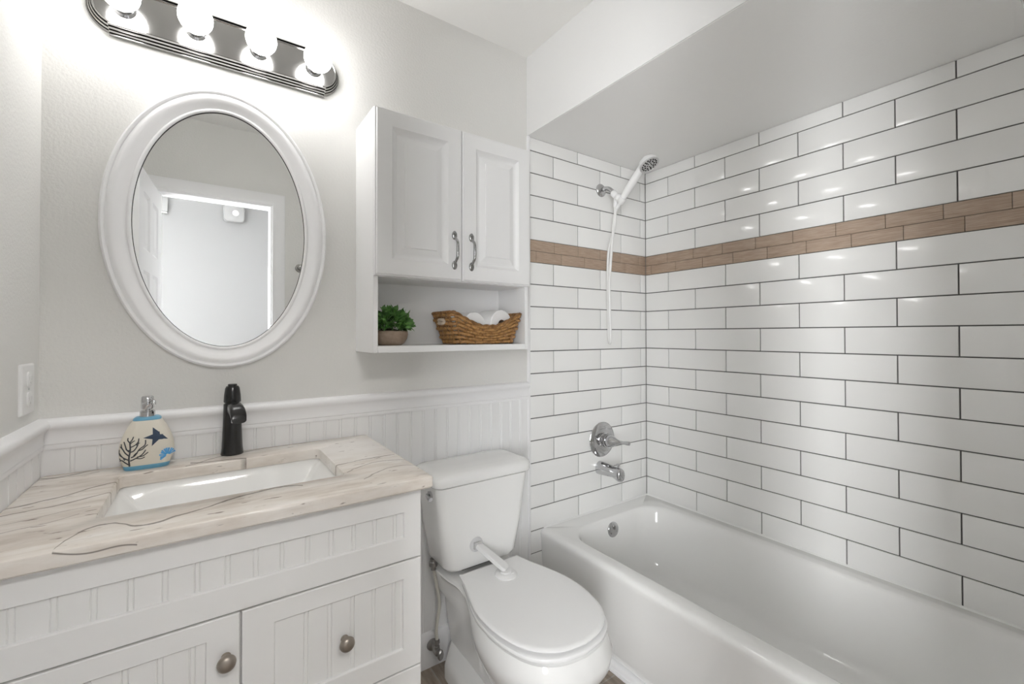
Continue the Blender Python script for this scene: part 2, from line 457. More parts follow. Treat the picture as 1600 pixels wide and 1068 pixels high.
pr = lambda a, z, d: Vector((XR+0.006-d, -a, z))
pb = lambda a, z, d: Vector((XR-a, 0.002-d, z))
LR = -YF
struct('wall_right_tile', tile_wall(pr, 0.1488, LR, ZA, 0.36), M['tile'], 30)
struct('wall_right_accent', accent(pr, 0.1425, 0.040, LR), M['woodtile'], 30)
LB = XR-XT
struct('wall_back_tile_grout', B((XT+0.001, -0.0008, 0.0), (XR, 0.0, ZA)), M['grout'])
struct('wall_back_tile', tile_wall(pb, 0.04355, LB, ZA, 0.0), M['tile'], 30)
struct('wall_back_accent', accent(pb, 0.0535, 0.010, LB), M['woodtile'], 30)
struct('trim_1', B((XT-0.014, -0.010, 0.0), (XT+0.001, 0.0, ZA), 0.003), M['trim'], 40, 'white strip down the edge of the tile')
struct('trim_2', tube(bmesh.new(), [(XR, -0.004, 0.38), (XR, -0.004, ZA)], 0.0022, 6), M['grout'])

# ------------------------------------------------------------------ wainscot, rails, baseboard
def bead_profile(a0, a1, pitch, phase, dp=0.0022):
    """(position, depth) pairs: flat board with paired grooves"""
    out = [(a0, 0.0)]; x = a0 + phase
    while x < a1-0.012:
        if x > a0+0.012:
            out += [(x-0.0055, 0), (x-0.004, -dp), (x-0.0025, -dp*0.2), (x, 0), (x+0.0025, -dp*0.2), (x+0.004, -dp), (x+0.0055, 0)]
        x += pitch
    out.append((a1, 0.0)); return out

bm = bmesh.new()
pf = bead_profile(0.0, XT-0.014, 0.0508, 0.012)
loft(bm, [[Vector((x, -0.007-d, z)) for x, d in pf]+[Vector((pf[-1][0], 0, z)), Vector((0, 0, z))] for z in (0.0, 0.99)])
struct('wall_back_wainscot', bm, M['bead'], 25)
bm = bmesh.new()
pf = bead_profile(0.0, 1.0, 0.0508, 0.03)
loft(bm, [[Vector((0.007+d, -x, z)) for x, d in pf]+[Vector((0, -1.0, z)), Vector((0, 0, z))] for z in (0.0, 0.99)])
struct('wall_left_wainscot', bm, M['bead'], 25)
RAIL = [(0.0, 0.978), (0.011, 0.978), (0.013, 0.984), (0.011, 0.990), (0.014, 0.993), (0.012, 1.006), (0.014, 1.020), (0.020, 1.030),
        (0.024, 1.033), (0.026, 1.041), (0.024, 1.049), (0.018, 1.053), (0.012, 1.055), (0.0, 1.056)]
bm = bmesh.new()
loft(bm, [[Vector((x, -d, z)) for d, z in RAIL] for x in (0.0, XT-0.014)])
struct('trim_3', bm, M['trim'], 50, 'white chair rail on the back wall')
bm = bmesh.new()
loft(bm, [[Vector((d, y, z)) for d, z in RAIL] for y in (0.0, -1.0)])
struct('trim_4', bm, M['trim'], 50, 'white chair rail on the left wall')
BASE = [(0.0, 0.0), (0.014, 0.0), (0.014, 0.105), (0.011, 0.118), (0.006, 0.128), (0.0, 0.13)]
bm = bmesh.new()
loft(bm, [[Vector((x, -0.007-d, z)) for d, z in BASE] for x in (0.79, XT-0.02)])
struct('baseboard_back', bm, M['trim'], 50)

# ------------------------------------------------------------------ doorway, seen in the mirror
bm = bmesh.new()
CP = [(0.0, 0.0), (0.0, 0.010), (0.012, 0.012), (0.018, 0.016), (0.040, 0.013), (0.066, 0.011), (0.070, 0.008), (0.070, 0.0)]
def casing_ring(pt): return [pt(i, d) for i, d in CP]
rings = [casing_ring(lambda i, d: Vector((DX0-i, YF+d*0.8, 0.0))), casing_ring(lambda i, d: Vector((DX0-i, YF+d*0.8, DZ+i))),
         casing_ring(lambda i, d: Vector((DX1+i, YF+d*0.8, DZ+i))), casing_ring(lambda i, d: Vector((DX1+i, YF+d*0.8, 0.0)))]
loft(bm, rings)
struct('trim_5', bm, M['trim'], 40, 'white door casing around the doorway')
bm = bmesh.new()
box(bm, (DX0, YF-0.11, 0), (DX0+0.012, YF, DZ)); box(bm, (DX1-0.012, YF-0.11, 0), (DX1, YF, DZ)); box(bm, (DX0+0.012, YF-0.11, DZ-0.012), (DX1-0.012, YF, DZ))
struct('trim_6', bm, M['trim'], None, 'white door jamb lining')

def six_panel_door():
    L_, H_, T_ = 0.55, 2.03, 0.035
    root = D.objects.new('door_1', None); col.objects.link(root)
    root['kind'] = 'structure'; root['label'] = 'white six panel door standing open'
    root.location = (DX0+0.012, YF+0.020, 0.012); root.rotation_euler = (0, 0, math.radians(94.5))
    bm = bmesh.new()
    xs = [0, 0.095, 0.24, 0.31, 0.455, L_]; zs = [0, 0.20, 0.78, 0.95, 1.56, 1.66, 1.93, H_]
    for i in range(5):
        for j in range(7):
            hole = i in (1, 3) and j in (1, 3, 5)
            x0, x1, z0, z1 = xs[i], xs[i+1], zs[j], zs[j+1]
            if not hole: box(bm, (x0, -T_/2, z0), (x1, T_/2, z1))
            else:
                for s in (-1, 1):
                    R = lambda k, d: [Vector((a, s*d, b)) for a, b in ((x0+k, z0+k), (x1-k, z0+k), (x1-k, z1-k), (x0+k, z1-k))]
                    loft(bm, [R(0, T_/2), R(0.012, T_/2-0.009), R(0.018, T_/2-0.009), R(0.036, T_/2-0.003), R(0.05, T_/2-0.003)], cap0=False)
    obj('door_leaf', bm, M['trim'], root, 30, local=True)
    bm = bmesh.new()
    for s in (-1, 1):
        lathe(bm, [(0.026, 0), (0.026, 0.006), (0.010, 0.010), (0.010, 0.03), (0.024, 0.038), (0.028, 0.05), (0.022, 0.062), (0.006, 0.066)], (0.50, s*T_/2, 0.9), (0, s, 0), 24)
    obj('door_knob', bm, M['nickel'], root, 40, local=True)
six_panel_door()

t = thing('door_chime', 'small white rounded square box seen in the mirror on the hall wall', 'chime', (0.538, YH, 2.265))
bm = bmesh.new()
rr = lambda i, y, r: [Vector((x, YH+y, z)) for x, z in rrect(0.463+i, 2.20+i, 0.613-i, 2.335-i, r)]
loft(bm, [rr(0, 0, 0.03), rr(0, 0.035, 0.03), rr(0.004, 0.043, 0.028), rr(0.012, 0.046, 0.022)], cap0=True)
obj('housing', bm, M['hall_plastic'], t, 40)
bm = bmesh.new(); lathe(bm, [(0.024, 0), (0.024, 0.002), (0.018, 0.006), (0.004, 0.008)], (0.548, YH+0.046, 2.272), (0, 1, 0), 24)
obj('lens', bm, M['plastic'], t, 40)
t = thing('wall_sensor', 'small white box seen in the mirror beside the open door', 'sensor', (0.085, YH, 2.27))
obj('housing', B((0.035, YH, 2.215), (0.105, YH+0.045, 2.325), 0.006), M['hall_plastic'], t, 40)
obj('sensor_base', B((0.045, YH, 2.205), (0.10, YH+0.03, 2.215)), M['facegrey'], t)

t = thing('towel_bar', 'short brushed metal towel bar seen at the right edge of the mirror', 'towel bar', (0.84, YF, 1.70))
for x in (0.845, 1.30):
    bm = bmesh.new(); lathe(bm, [(0.026, 0), (0.026, 0.006), (0.014, 0.012), (0.011, 0.05), (0.016, 0.054), (0.016, 0.074), (0.010, 0.078)], (x, YF, 1.70), (0, 1, 0), 24)
    obj('post', bm, M['nickel'], t, 40)
obj('bar', tube(bmesh.new(), [(0.845, YF+0.064, 1.70), (1.30, YF+0.064, 1.70)], 0.009, 16), M['nickel'], t, 40)

t = thing('hall_fill_disc', 'round white ceiling disc added for the unseen hallway fill lamp', 'ceiling light', (0.42, -2.54, ZC))  # made-up housing for the added fill lamp
bm = bmesh.new(); lathe(bm, [(0.19, 0), (0.19, -0.03), (0.178, -0.036), (0.178, -0.02)], (0.42, -2.54, ZC), (0, 0, 1), 48, cap1=True)
obj('lamp_base', bm, M['plastic'], t, 40)

# ------------------------------------------------------------------ vanity cabinet
VX0, VX1, VY = 0.008, 0.787, -0.547      # face plane of the doors
t = thing('vanity_cabinet', 'white beadboard vanity cabinet under the veined stone counter', 'vanity', (0.40, -0.27, 0))
bm = bmesh.new()
ty = VY+0.020
box(bm, (VX0, ty, 0.09), (VX0+0.018, -0.024, 0.885)); box(bm, (VX1-0.018, ty, 0.0), (VX1, -0.024, 0.885), 0.001)
box(bm, (VX0+0.018, ty, 0.09), (VX1-0.018, -0.024, 0.11)); box(bm, (VX0+0.018, -0.032, 0.11), (VX1-0.018, -0.024, 0.885))
box(bm, (VX0+0.018, ty, 0.70), (VX1-0.018, ty+0.016, 0.885)); box(bm, (0.393, ty, 0.11), (0.413, ty+0.016, 0.70))
box(bm, (0.413, ty, 0.43), (VX1-0.018, ty+0.016, 0.45))
box(bm, (VX0, VY+0.08, 0.0), (VX1-0.018, VY+0.09, 0.09))
obj('body', bm, M['vanity'], t, 40)

def shaker(name, x0, x1, z0, z1, ix0, ix1, iz0, iz1, phase, knob=None):
    """framed front with a recessed beadboard panel"""
    bm = bmesh.new()
    bx = lambda a, b, c, d: box(bm, (a, VY, c), (b, VY+0.019, d), 0.0012, 1)
    ring = lambda a, b, c, d, y: [Vector((a, y, c)), Vector((b, y, c)), Vector((b, y, d)), Vector((a, y, d))]
    e = 0.0014
    loft(bm, [ring(x0, x1, z0, z1, VY+0.019), ring(x0, x1, z0, z1, VY+e), ring(x0+e, x1-e, z0+e, z1-e, VY),
              ring(ix0-e, ix1+e, iz0-e, iz1+e, VY), ring(ix0, ix1, iz0, iz1, VY+e), ring(ix0+0.001, ix1-0.001, iz0+0.001, iz1-0.001, VY+0.006),
              ring(ix0, ix1, iz0, iz1, VY+0.019)], cap0=False, cap1=False, wrap=True)
    d = obj(name, bm, M['vanity'], t, 25)
    bm = bmesh.new()
    pf = bead_profile(ix0, ix1, 0.0488, phase)
    loft(bm, [[Vector((x, VY+0.006-dd, z)) for x, dd in pf]+[Vector((ix1, VY+0.014, z)), Vector((ix0, VY+0.014, z))] for z in (iz0, iz1)])
    obj('beadboard_panel', bm, M['vanity'], d, 25)
    if knob:
        bm = bmesh.new()
        kx, kz = knob
        lathe(bm, [(0.0085, 0), (0.0085, 0.003), (0.006, 0.005), (0.0055, 0.012), (0.009, 0.015), (0.0145, 0.018), (0.0165, 0.022), (0.0155, 0.027), (0.011, 0.031), (0.004, 0.0325)], (kx, VY, kz), (0, -1, 0), 28)
        obj('knob', bm, M['pewter'], d, 60, label='satin pewter knob')
    return d
shaker('drawer_front', VX0, VX1, 0.715, 0.882, 0.05, 0.743, 0.770, 0.830, 0.037)
shaker('door', VX0, 0.4005, 0.105, 0.711, 0.05, 0.345, 0.16, 0.672, 0.03, (0.378, 0.633))
shaker('drawer', 0.4045, VX1, 0.449, 0.711, 0.463, 0.741, 0.500, 0.668, 0.012, (0.603, 0.580))
shaker('drawer', 0.4045, VX1, 0.105, 0.445, 0.463, 0.741, 0.16, 0.390, 0.012, (0.603, 0.275))

# ------------------------------------------------------------------ countertop and sink
CT, CB = 0.915, 0.8855
cx0, cx1, cy0, cy1 = 0.0075, 0.810, -0.572, -0.0092
hx0, hx1, hy0, hy1 = 0.170, 0.632, -0.432, -0.122
def outer(i, z, jig=0.0):
    pts = rrect(cx0+i, cy0+i, cx1-i, cy1-i, 0.006, 30, 4)
    out = []
    for x, y in pts:
        n = noise.noise(Vector((x*22, y*22, z*40)))*jig
        if y < cy0+0.03: y += n
        if x > cx1-0.03: x += n
        zz = z + (noise.noise(Vector((x*14, y*14, 3.3)))*jig*0.7)
        out.append(Vector((x, y, zz)))
    return out
def inner(i, z): return [Vector((x, y, z)) for x, y in rrect(hx0-i, hy0-i, hx1+i, hy1+i, 0.014+i, 30, 4)]
bm = bmesh.new()
loft(bm, [outer(0.004, CB), outer(0.0, CB+0.004, 0.0012), outer(0.0005, CB+0.015, 0.0018), outer(0.0, CT-0.006, 0.0012), outer(0.002, CT-0.0018), outer(0.006, CT),
          inner(0.004, CT), inner(0.0012, CT-0.0012), inner(0, CT-0.004), inner(0, CB)], wrap=True)
o = obj('countertop', bm, M['stone'], None, 35)
tag(o, 'cream stone vanity countertop with thin brown veins and a sink cutout', 'countertop')

t = thing('sink', 'white rectangular undermount sink set in the veined stone counter', 'sink', (0.40, -0.277, 0.74))
bm = bmesh.new()
def sr(ix, iy, z, r): return [Vector((x, y, z)) for x, y in rrect(hx0-0.006+ix, hy0-0.006+iy, hx1+0.006-ix, hy1+0.006-iy, r, 10, 4)]
e_ = CB-0.0006
loft(bm, [sr(-0.018, -0.018, e_, 0.012), sr(0.0, 0.0, e_, 0.012), sr(0.004, 0.003, CB-0.004, 0.010), sr(0.030, 0.014, CB-0.040, 0.009), sr(0.078, 0.034, CB-0.108, 0.008), sr(0.088, 0.042, CB-0.118, 0.010), sr(0.12, 0.07, CB-0.124, 0.02), sr(0.16, 0.12, CB-0.126, 0.02)], cap0=False, cap1=True)
loft(bm, [sr(-0.018, -0.018, e_, 0.012), sr(-0.018, -0.018, CB-0.012, 0.012), sr(-0.004, -0.004, CB-0.015, 0.012), sr(0.07, 0.03, CB-0.125, 0.012), sr(0.12, 0.07, CB-0.136, 0.02)], cap0=False, cap1=True)
obj('basin', bm, M['porcelain'], t, 28)
bm = bmesh.new(); lathe(bm, [(0.022, 0.0), (0.022, 0.003), (0.017, 0.004), (0.016, 0.001), (0.004, 0.002)], (0.40, -0.277, CB-0.126), (0, 0, 1), 28)
obj('drain', bm, M['chrome'], t, 40)

# ------------------------------------------------------------------ faucet
FX, FY = 0.409, -0.040
t = thing('faucet', 'matte black single hole faucet on the counter behind the sink', 'faucet', (FX, FY, CT))
bm = bmesh.new()
lathe(bm, [(0.0285, 0), (0.0290, 0.002), (0.0285, 0.006), (0.0268, 0.02), (0.0252, 0.05), (0.0238, 0.09), (0.0228, 0.125), (0.0222, 0.146), (0.0215, 0.149)], (FX, FY, CT), n=40)
obj('body', bm, M['black'], t, 40)
bm = bmesh.new()
lathe(bm, [(0.0185, 0.149), (0.0185, 0.153)], (FX, FY, CT), n=32)
lathe(bm, [(0.0215, 0.153), (0.0222, 0.156), (0.0210, 0.175), (0.0185, 0.194), (0.0155, 0.200), (0.0118, 0.2015), (0.0118, 0.205), (0.0105, 0.2065), (0.002, 0.207)], (FX, FY, CT), n=40)
hnd = obj('handle', bm, M['black'], t, 40)
bm = bmesh.new()
rg = []
for (y, z, wx, hz) in [(-0.010, 0.134, 0.0165, 0.018), (-0.035, 0.137, 0.0180, 0.0195), (-0.062, 0.1365, 0.0192, 0.0200), (-0.084, 0.131, 0.0195, 0.0205), (-0.098, 0.1235, 0.0190, 0.0175), (-0.104, 0.114, 0.0178, 0.009)]:
    rg.append([Vector((FX+wx*math.copysign(abs(math.cos(a))**0.7, math.cos(a)), FY+y+0.25*hz*math.sin(a), CT+z+hz*math.copysign(abs(math.sin(a))**0.8, math.sin(a)))) for a in [2*PI*k/28 for k in range(28)]])
loft(bm, rg)
turn = Matrix.Translation((FX, FY, 0)) @ Matrix.Rotation(math.radians(6.5), 4, 'Z') @ Matrix.Translation((-FX, -FY, 0))
bmesh.ops.transform(bm, matrix=turn, verts=bm.verts)
obj('spout', bm, M['black'], t, 45)
bm = bmesh.new(); lathe(bm, [(0.0165, 0.0), (0.0165, -0.0125), (0.012, -0.0135), (0.011, -0.010)], (FX, FY-0.086, CT+0.1185), n=28)
bmesh.ops.transform(bm, matrix=turn, verts=bm.verts)
obj('aerator', bm, M['chrome'], t, 40, label='chrome ring of the aerator')

# ------------------------------------------------------------------ soap dispenser
SX, SY = 0.2165, -0.062
t = thing('soap_dispenser', 'cream ceramic soap dispenser with coral, starfish and shell reliefs', 'soap dispenser', (SX, SY, CT))
HW = [(0.0, 0.0465), (0.010, 0.0485), (0.030, 0.0555), (0.050, 0.0575), (0.070, 0.0550), (0.090, 0.0490), (0.110, 0.0400), (0.122, 0.0330), (0.1285, 0.0290), (0.133, 0.0270)]
def hw(z):
    for (za, a), (zb, b) in zip(HW[:-1], HW[1:]):
        if za <= z <= zb:
            tt = (z-za)/(zb-za); tt = tt
            return a+(b-a)*tt
    return HW[-1][1] if z > 0.1 else HW[0][1]
def dpt(z): return 0.019 + 0.012*math.sin(min(max(z/0.133, 0), 1)*PI*0.8+0.35)
def bottle_ring(z, s=1.0, n=56):
    a, b = hw(z)*s, dpt(z)*s; out = []
    for i in range(n):
        c, sn = math.cos(2*PI*i/n), math.sin(2*PI*i/n)
        out.append(Vector((SX+a*math.copysign(abs(c)**0.6, c), SY+b*math.copysign(abs(sn)**0.6, sn), CT+z)))
    return out
def front(u, z, lift=0.0):
    """point on the front of the bottle, u across, z up (metres)"""
    a, b = hw(z), dpt(z); q = min(abs(u)/a, 0.985)
    c = q**(1/0.6); s_ = math.sqrt(max(0, 1-c*c))**0.6
    return Vector((SX+u, SY-b*s_-lift, CT+z))
bm = bmesh.new()
loft(bm, [bottle_ring(0.0115+0.1155*k/24) for k in range(25)])
obj('bottle', bm, M['cream'], t, 50)
bm = bmesh.new(); loft(bm, [bottle_ring(0.0, 0.97), bottle_ring(0.0015, 1.005), bottle_ring(0.010, 1.005), bottle_ring(0.0115, 0.99)])
obj('base_band', bm, M['blue'], t, 40, label='sky blue band around the foot')
bm = bmesh.new(); loft(bm, [bottle_ring(0.127, 0.99), bottle_ring(0.128, 1.02), bottle_ring(0.132, 1.03), bottle_ring(0.135, 0.90), bottle_ring(0.1355, 0.5)])
obj('shoulder_band', bm, M['blue'], t, 40, label='sky blue band around the neck')
bm = bmesh.new()
lathe(bm, [(0.0165, 0.1345), (0.0165, 0.148), (0.0145, 0.149), (0.0145, 0.151)], (SX, SY, CT), n=32)
lathe(bm, [(0.0055, 0.151), (0.0055, 0.155), (0.0125, 0.155), (0.0140, 0.158), (0.0138, 0.176), (0.0130, 0.186), (0.0110, 0.1885), (0.002, 0.189)], (SX, SY, CT), n=32)
pm = obj('pump', bm, M['chrome'], t, 35)
bm = bmesh.new()
tube(bm, smooth_path([(SX+0.004, SY-0.004, CT+0.179), (SX+0.012, SY-0.020, CT+0.178), (SX+0.015, SY-0.029, CT+0.174), (SX+0.0155, SY-0.031, CT+0.168)], 5), 0.0048, 12)
obj('pump_nozzle', bm, M['chrome'], pm, 45)
# coral: pixel layout of the relief (crop 712 x 1068 of the bottle front), mapped to the surface
def cp(px, py): return ((px-338)/570*0.104, 0.0105 + (905-py)/520*0.113)
branches = [
    ([(155, 895), (150, 800), (165, 700), (160, 610)], 3.2), ([(160, 610), (185, 580), (200, 545)], 2.4), ([(160, 612), (138, 585), (140, 555)], 2.4), ([(165, 625), (190, 605), (215, 592)], 2.2),
    ([(152, 770), (110, 730), (85, 690), (55, 655)], 2.6), ([(85, 690), (70, 660), (65, 625)], 2.2), ([(155, 720), (125, 690), (112, 650), (95, 598)], 2.6), ([(165, 700), (135, 700), (115, 685)], 2.2),
    ([(150, 820), (110, 800), (75, 775), (45, 730)], 2.6), ([(75, 775), (45, 750), (42, 690)], 2.2), ([(155, 880), (110, 850), (75, 820), (45, 830)], 2.6), ([(75, 820), (55, 815), (45, 795)], 2.2), ([(115, 800), (100, 815), (90, 790)], 2.0),
    ([(165, 725), (205, 710), (245, 650), (258, 570)], 2.6), ([(162, 665), (190, 660), (225, 640), (250, 610)], 2.4), ([(175, 790), (215, 770), (265, 700), (325, 655), (332, 595)], 2.6), ([(255, 715), (295, 705), (330, 675), (358, 655)], 2.3),
    ([(165, 830), (215, 810), (290, 770), (335, 715)], 2.6), ([(240, 790), (300, 785), (335, 765), (362, 745)], 2.3), ([(225, 805), (280, 815), (325, 800)], 2.3), ([(245, 745), (225, 745), (200, 770)], 2.0), ([(240, 650), (232, 640), (270, 625)], 1.8)]
bm = bmesh.new()
for pts, r in branches:
    pth = smooth_path([(*cp(*p), 0) for p in pts], 5)
    n = len(pth)
    tube(bm, [front(p.x, p.y, 0.0002) for p in pth], [0.00060*r*(1-0.25*i/n) for i in range(n)], 7)
obj('coral_relief', bm, M['coral'], t, 60, label='charcoal branching coral relief')
bm = bmesh.new()
sc = cp(470, 565); tips = [cp(410, 455), cp(570, 478), cp(583, 612), cp(402, 678), cp(305, 572)]
ctr = bm.verts.new(front(*sc, 0.0032)); ring = []
for i, tp in enumerate(tips):
    nx = tips[(i+1) % 5]
    ring.append(('t', tp)); mid = ((tp[0]+nx[0])/2-sc[0], (tp[1]+nx[1])/2-sc[1]); ring.append(('v', (sc[0]+mid[0]*0.52, sc[1]+mid[1]*0.52)))
top = [bm.verts.new(front(p[0], p[1], 0.0009)) for k, p in ring]; low = [bm.verts.new(front(p[0], p[1], -0.001)) for k, p in ring]
for i in range(10):
    j = (i+1) % 10
    bm.faces.new((ctr, top[i], top[j])); bm.faces.new((top[i], low[i], low[j], top[j]))
obj('starfish_relief', bm, M['navy'], t, 20, label='navy starfish relief')
bm = bmesh.new()
hc = cp(578, 812)
for k in range(11):
    a = math.radians(20+k*19)
    p0 = (hc[0]+0.003*math.cos(a), hc[1]+0.003*math.sin(a)); p1 = (hc[0]+(0.0150 if k % 2 else 0.0170)*math.cos(a), hc[1]+0.0195*math.sin(a))
    pth = [(p0[0]+(p1[0]-p0[0])*s/6, p0[1]+(p1[1]-p0[1])*s/6) for s in range(7)]
    tube(bm, [front(u, z, 0.0002) for u, z in pth], [0.0008+0.0014*s/6 for s in range(7)], 7)
obj('shell_relief', bm, M['sky'], t, 60, label='bright blue scallop shell relief')

# ------------------------------------------------------------------ wall outlet
t = thing('wall_outlet', 'white electrical outlet plate on the left wall above the chair rail', 'outlet', (0, -0.104, 1.14))
bm = bmesh.new()
rr = lambda i, x, r: [Vector((x, y, z)) for y, z in rrect(-0.150+i, 1.083+i, -0.060-i, 1.200-i, r)]
loft(bm, [rr(0, 0, 0.004), rr(0, 0.003, 0.004), rr(0.003, 0.006, 0.003), rr(0.006, 0.0065, 0.002)])
pl = obj('cover_plate', bm, M['plastic'], t, 40)
for zc in (1.118, 1.165):
    bm = bmesh.new()
    rr2 = lambda i, x, r: [Vector((x, y, z)) for y, z in rrect(-0.121+i, zc-0.017+i, -0.089-i, zc+0.017-i, r)]
    loft(bm, [rr2(0, 0.005, 0.010), rr2(0, 0.0085, 0.010), rr2(0.0015, 0.0095, 0.009)])
    rc = obj('receptacle', bm, M['plastic'], t, 40)
    bm = bmesh.new()
    for dy in (-0.0065, 0.0065): box(bm, (0.0092, -0.105+dy-0.0012, zc-0.003), (0.0098, -0.105+dy+0.0012, zc+0.006))
    lathe(bm, [(0.0025, 0), (0.0025, 0.0004)], (0.0094, -0.105, zc-0.009), (1, 0, 0), 12)
    obj('socket_slots', bm, M['facegrey'], rc)
bm = bmesh.new(); lathe(bm, [(0.003, 0), (0.003, 0.001), (0.001, 0.0015)], (0.0062, -0.105, 1.1415), (1, 0, 0), 14)
obj('screw', bm, M['screw'], t, 40)

# ------------------------------------------------------------------ oval mirror
MX, MZ = 0.392, 1.5815
t = thing('wall_mirror', 'oval wall mirror in a wide white moulded frame above the sink', 'mirror', (MX, 0, MZ))
OA, OB = 0.2835, 0.4125; IA, IB = 0.2165, 0.350
PR = [(0.0, 0.000), (0.0, 0.012), (0.03, 0.019), (0.09, 0.023), (0.16, 0.0225), (0.20, 0.0195), (0.24, 0.0205), (0.30, 0.0235), (0.38, 0.0245), (0.48, 0.0235), (0.62, 0.0195), (0.76, 0.0145), (0.84, 0.0125),
      (0.87, 0.0145), (0.92, 0.0155), (0.97, 0.0145), (1.0, 0.011), (1.0, 0.004), (0.9, 0.0)]
bm = bmesh.new()
n = 128; rings = []
for i in range(n):
    a = 2*PI*i/n
    rings.append([Vector((MX+(OA+(IA-OA)*s)*math.cos(a), -d, MZ+(OB+(IB-OB)*s)*math.sin(a))) for s, d in PR])
loft(bm, rings, wrap=True)
obj('frame', bm, M['trim'], t, 50)
bm = bmesh.new()
loft(bm, [[Vector((x, y, z)) for x, z in ellipse_ring(MX, MZ, IA+0.002, IB+0.002, n)] for y in (-0.005, -0.0085)])
obj('mirror_glass', bm, M['mirror'], t, 40)
bm = bmesh.new()
loft(bm, [[Vector((x, y, z)) for x, z in ellipse_ring(MX, MZ, IA+g, IB+g, n)] for g, y in ((0.0008, -0.0082), (0.0008, -0.0112), (-0.0012, -0.0112), (-0.0012, -0.0082))], wrap=True)
obj('inner_lip', bm, M['dark'], t, 40, label='thin dark line around the glass')

# ------------------------------------------------------------------ vanity light bar
LX0, LX1, LZ, LRad = 0.079, 0.717, 2.1425, 0.0675
t = thing('vanity_light', 'brushed nickel four bulb light bar on the wall above the mirror', 'light fixture', (0.398, 0, LZ))
def stadium(x0, x1, r, y, n=20):
    out = [Vector((x1-LRad+r*math.sin(PI*i/n), y, LZ-r*math.cos(PI*i/n))) for i in range(n+1)]
    out += [Vector((x0+LRad-r*math.sin(PI*i/n), y, LZ+r*math.cos(PI*i/n))) for i in range(n+1)]
    return out
bm = bmesh.new()
steps = [(1.0, 0.0), (1.0, 0.005), (0.985, 0.008), (0.955, 0.008), (0.945, 0.004), (0.93, 0.005), (0.925, 0.014), (0.905, 0.017), (0.88, 0.016), (0.868, 0.012), (0.858, 0.013), (0.852, 0.023), (0.835, 0.026), (0.81, 0.025), (0.798, 0.021), (0.788, 0.022), (0.782, 0.033), (0.768, 0.036), (0.745, 0.036), (0.738, 0.033), (0.72, 0.032)]
loft(bm, [stadium(LX0, LX1, LRad*s, -y) for s, y in steps])
bp = obj('backplate', bm, M['nickel'], t, 25)
bm = bmesh.new()
# raised straight sleeve between the rounded ends
pf = [(s*LRad+0.0045, y+0.004) for s, y in steps[:19]]
prof = [(-a, y) for a, y in pf]
for sgn in (-1, 1):
    loft(bm, [[Vector((x, -y, LZ+sgn*a)) for a, y in pf]+[Vector((x, 0.0, LZ+sgn*(pf[-1][0])))] for x in (0.128, 0.668)])
obj('straight_sleeve', bm, M['nickel'], bp, 25)
for x in (0.160, 0.3165, 0.475, 0.632):
    bm = bmesh.new()
    lathe(bm, [(0.026, 0.030), (0.026, 0.034), (0.0205, 0.037), (0.0205, 0.052), (0.0185, 0.055), (0.0185, 0.060)], (x, 0, LZ-0.001), (0, -1, 0), 32)
    sk = obj('lamp_socket', bm, M['chrome'], t, 40)
    bm = bmesh.new()
    R_ = 0.041; pr_ = [(0.0150, 0.058), (0.0165, 0.062)]
    for k in range(1, 15):
        a = PI*(0.16+0.84*k/14)
        pr_.append((R_*math.sin(a), 0.098-R_*math.cos(a)))
    lathe(bm, pr_, (x, 0, LZ-0.001), (0, -1, 0), 32)
    obj('light_bulb', bm, M['bulb'], t, 80)

# ------------------------------------------------------------------ wall cabinet
WX0, WX1, WZ0, WZ1, WD = 0.777, 1.388, 1.208, 1.992, 0.196
t = thing('wall_cabinet', 'white two door wall cabinet with an open shelf below the doors', 'cabinet', (1.082, 0, WZ0))
bm = bmesh.new()
box(bm, (WX0, -WD, WZ0), (WX0+0.015, 0, WZ1), 0.001, 1); box(bm, (WX1-0.015, -WD, WZ0), (WX1, 0, WZ1), 0.001, 1)
box(bm, (WX0+0.015, -WD, WZ1-0.015), (WX1-0.015, 0, WZ1)); box(bm, (WX0+0.015, -WD, WZ0), (WX1-0.015, 0, WZ0+0.022), 0.001, 1)
box(bm, (WX0+0.015, -WD+0.002, 1.452), (WX1-0.015, 0, 1.467)); box(bm, (WX0+0.015, -0.006, WZ0+0.022), (WX1-0.015, 0, WZ1-0.015))
obj('carcass', bm, M['cab'], t, 40)
mid = 1.0865
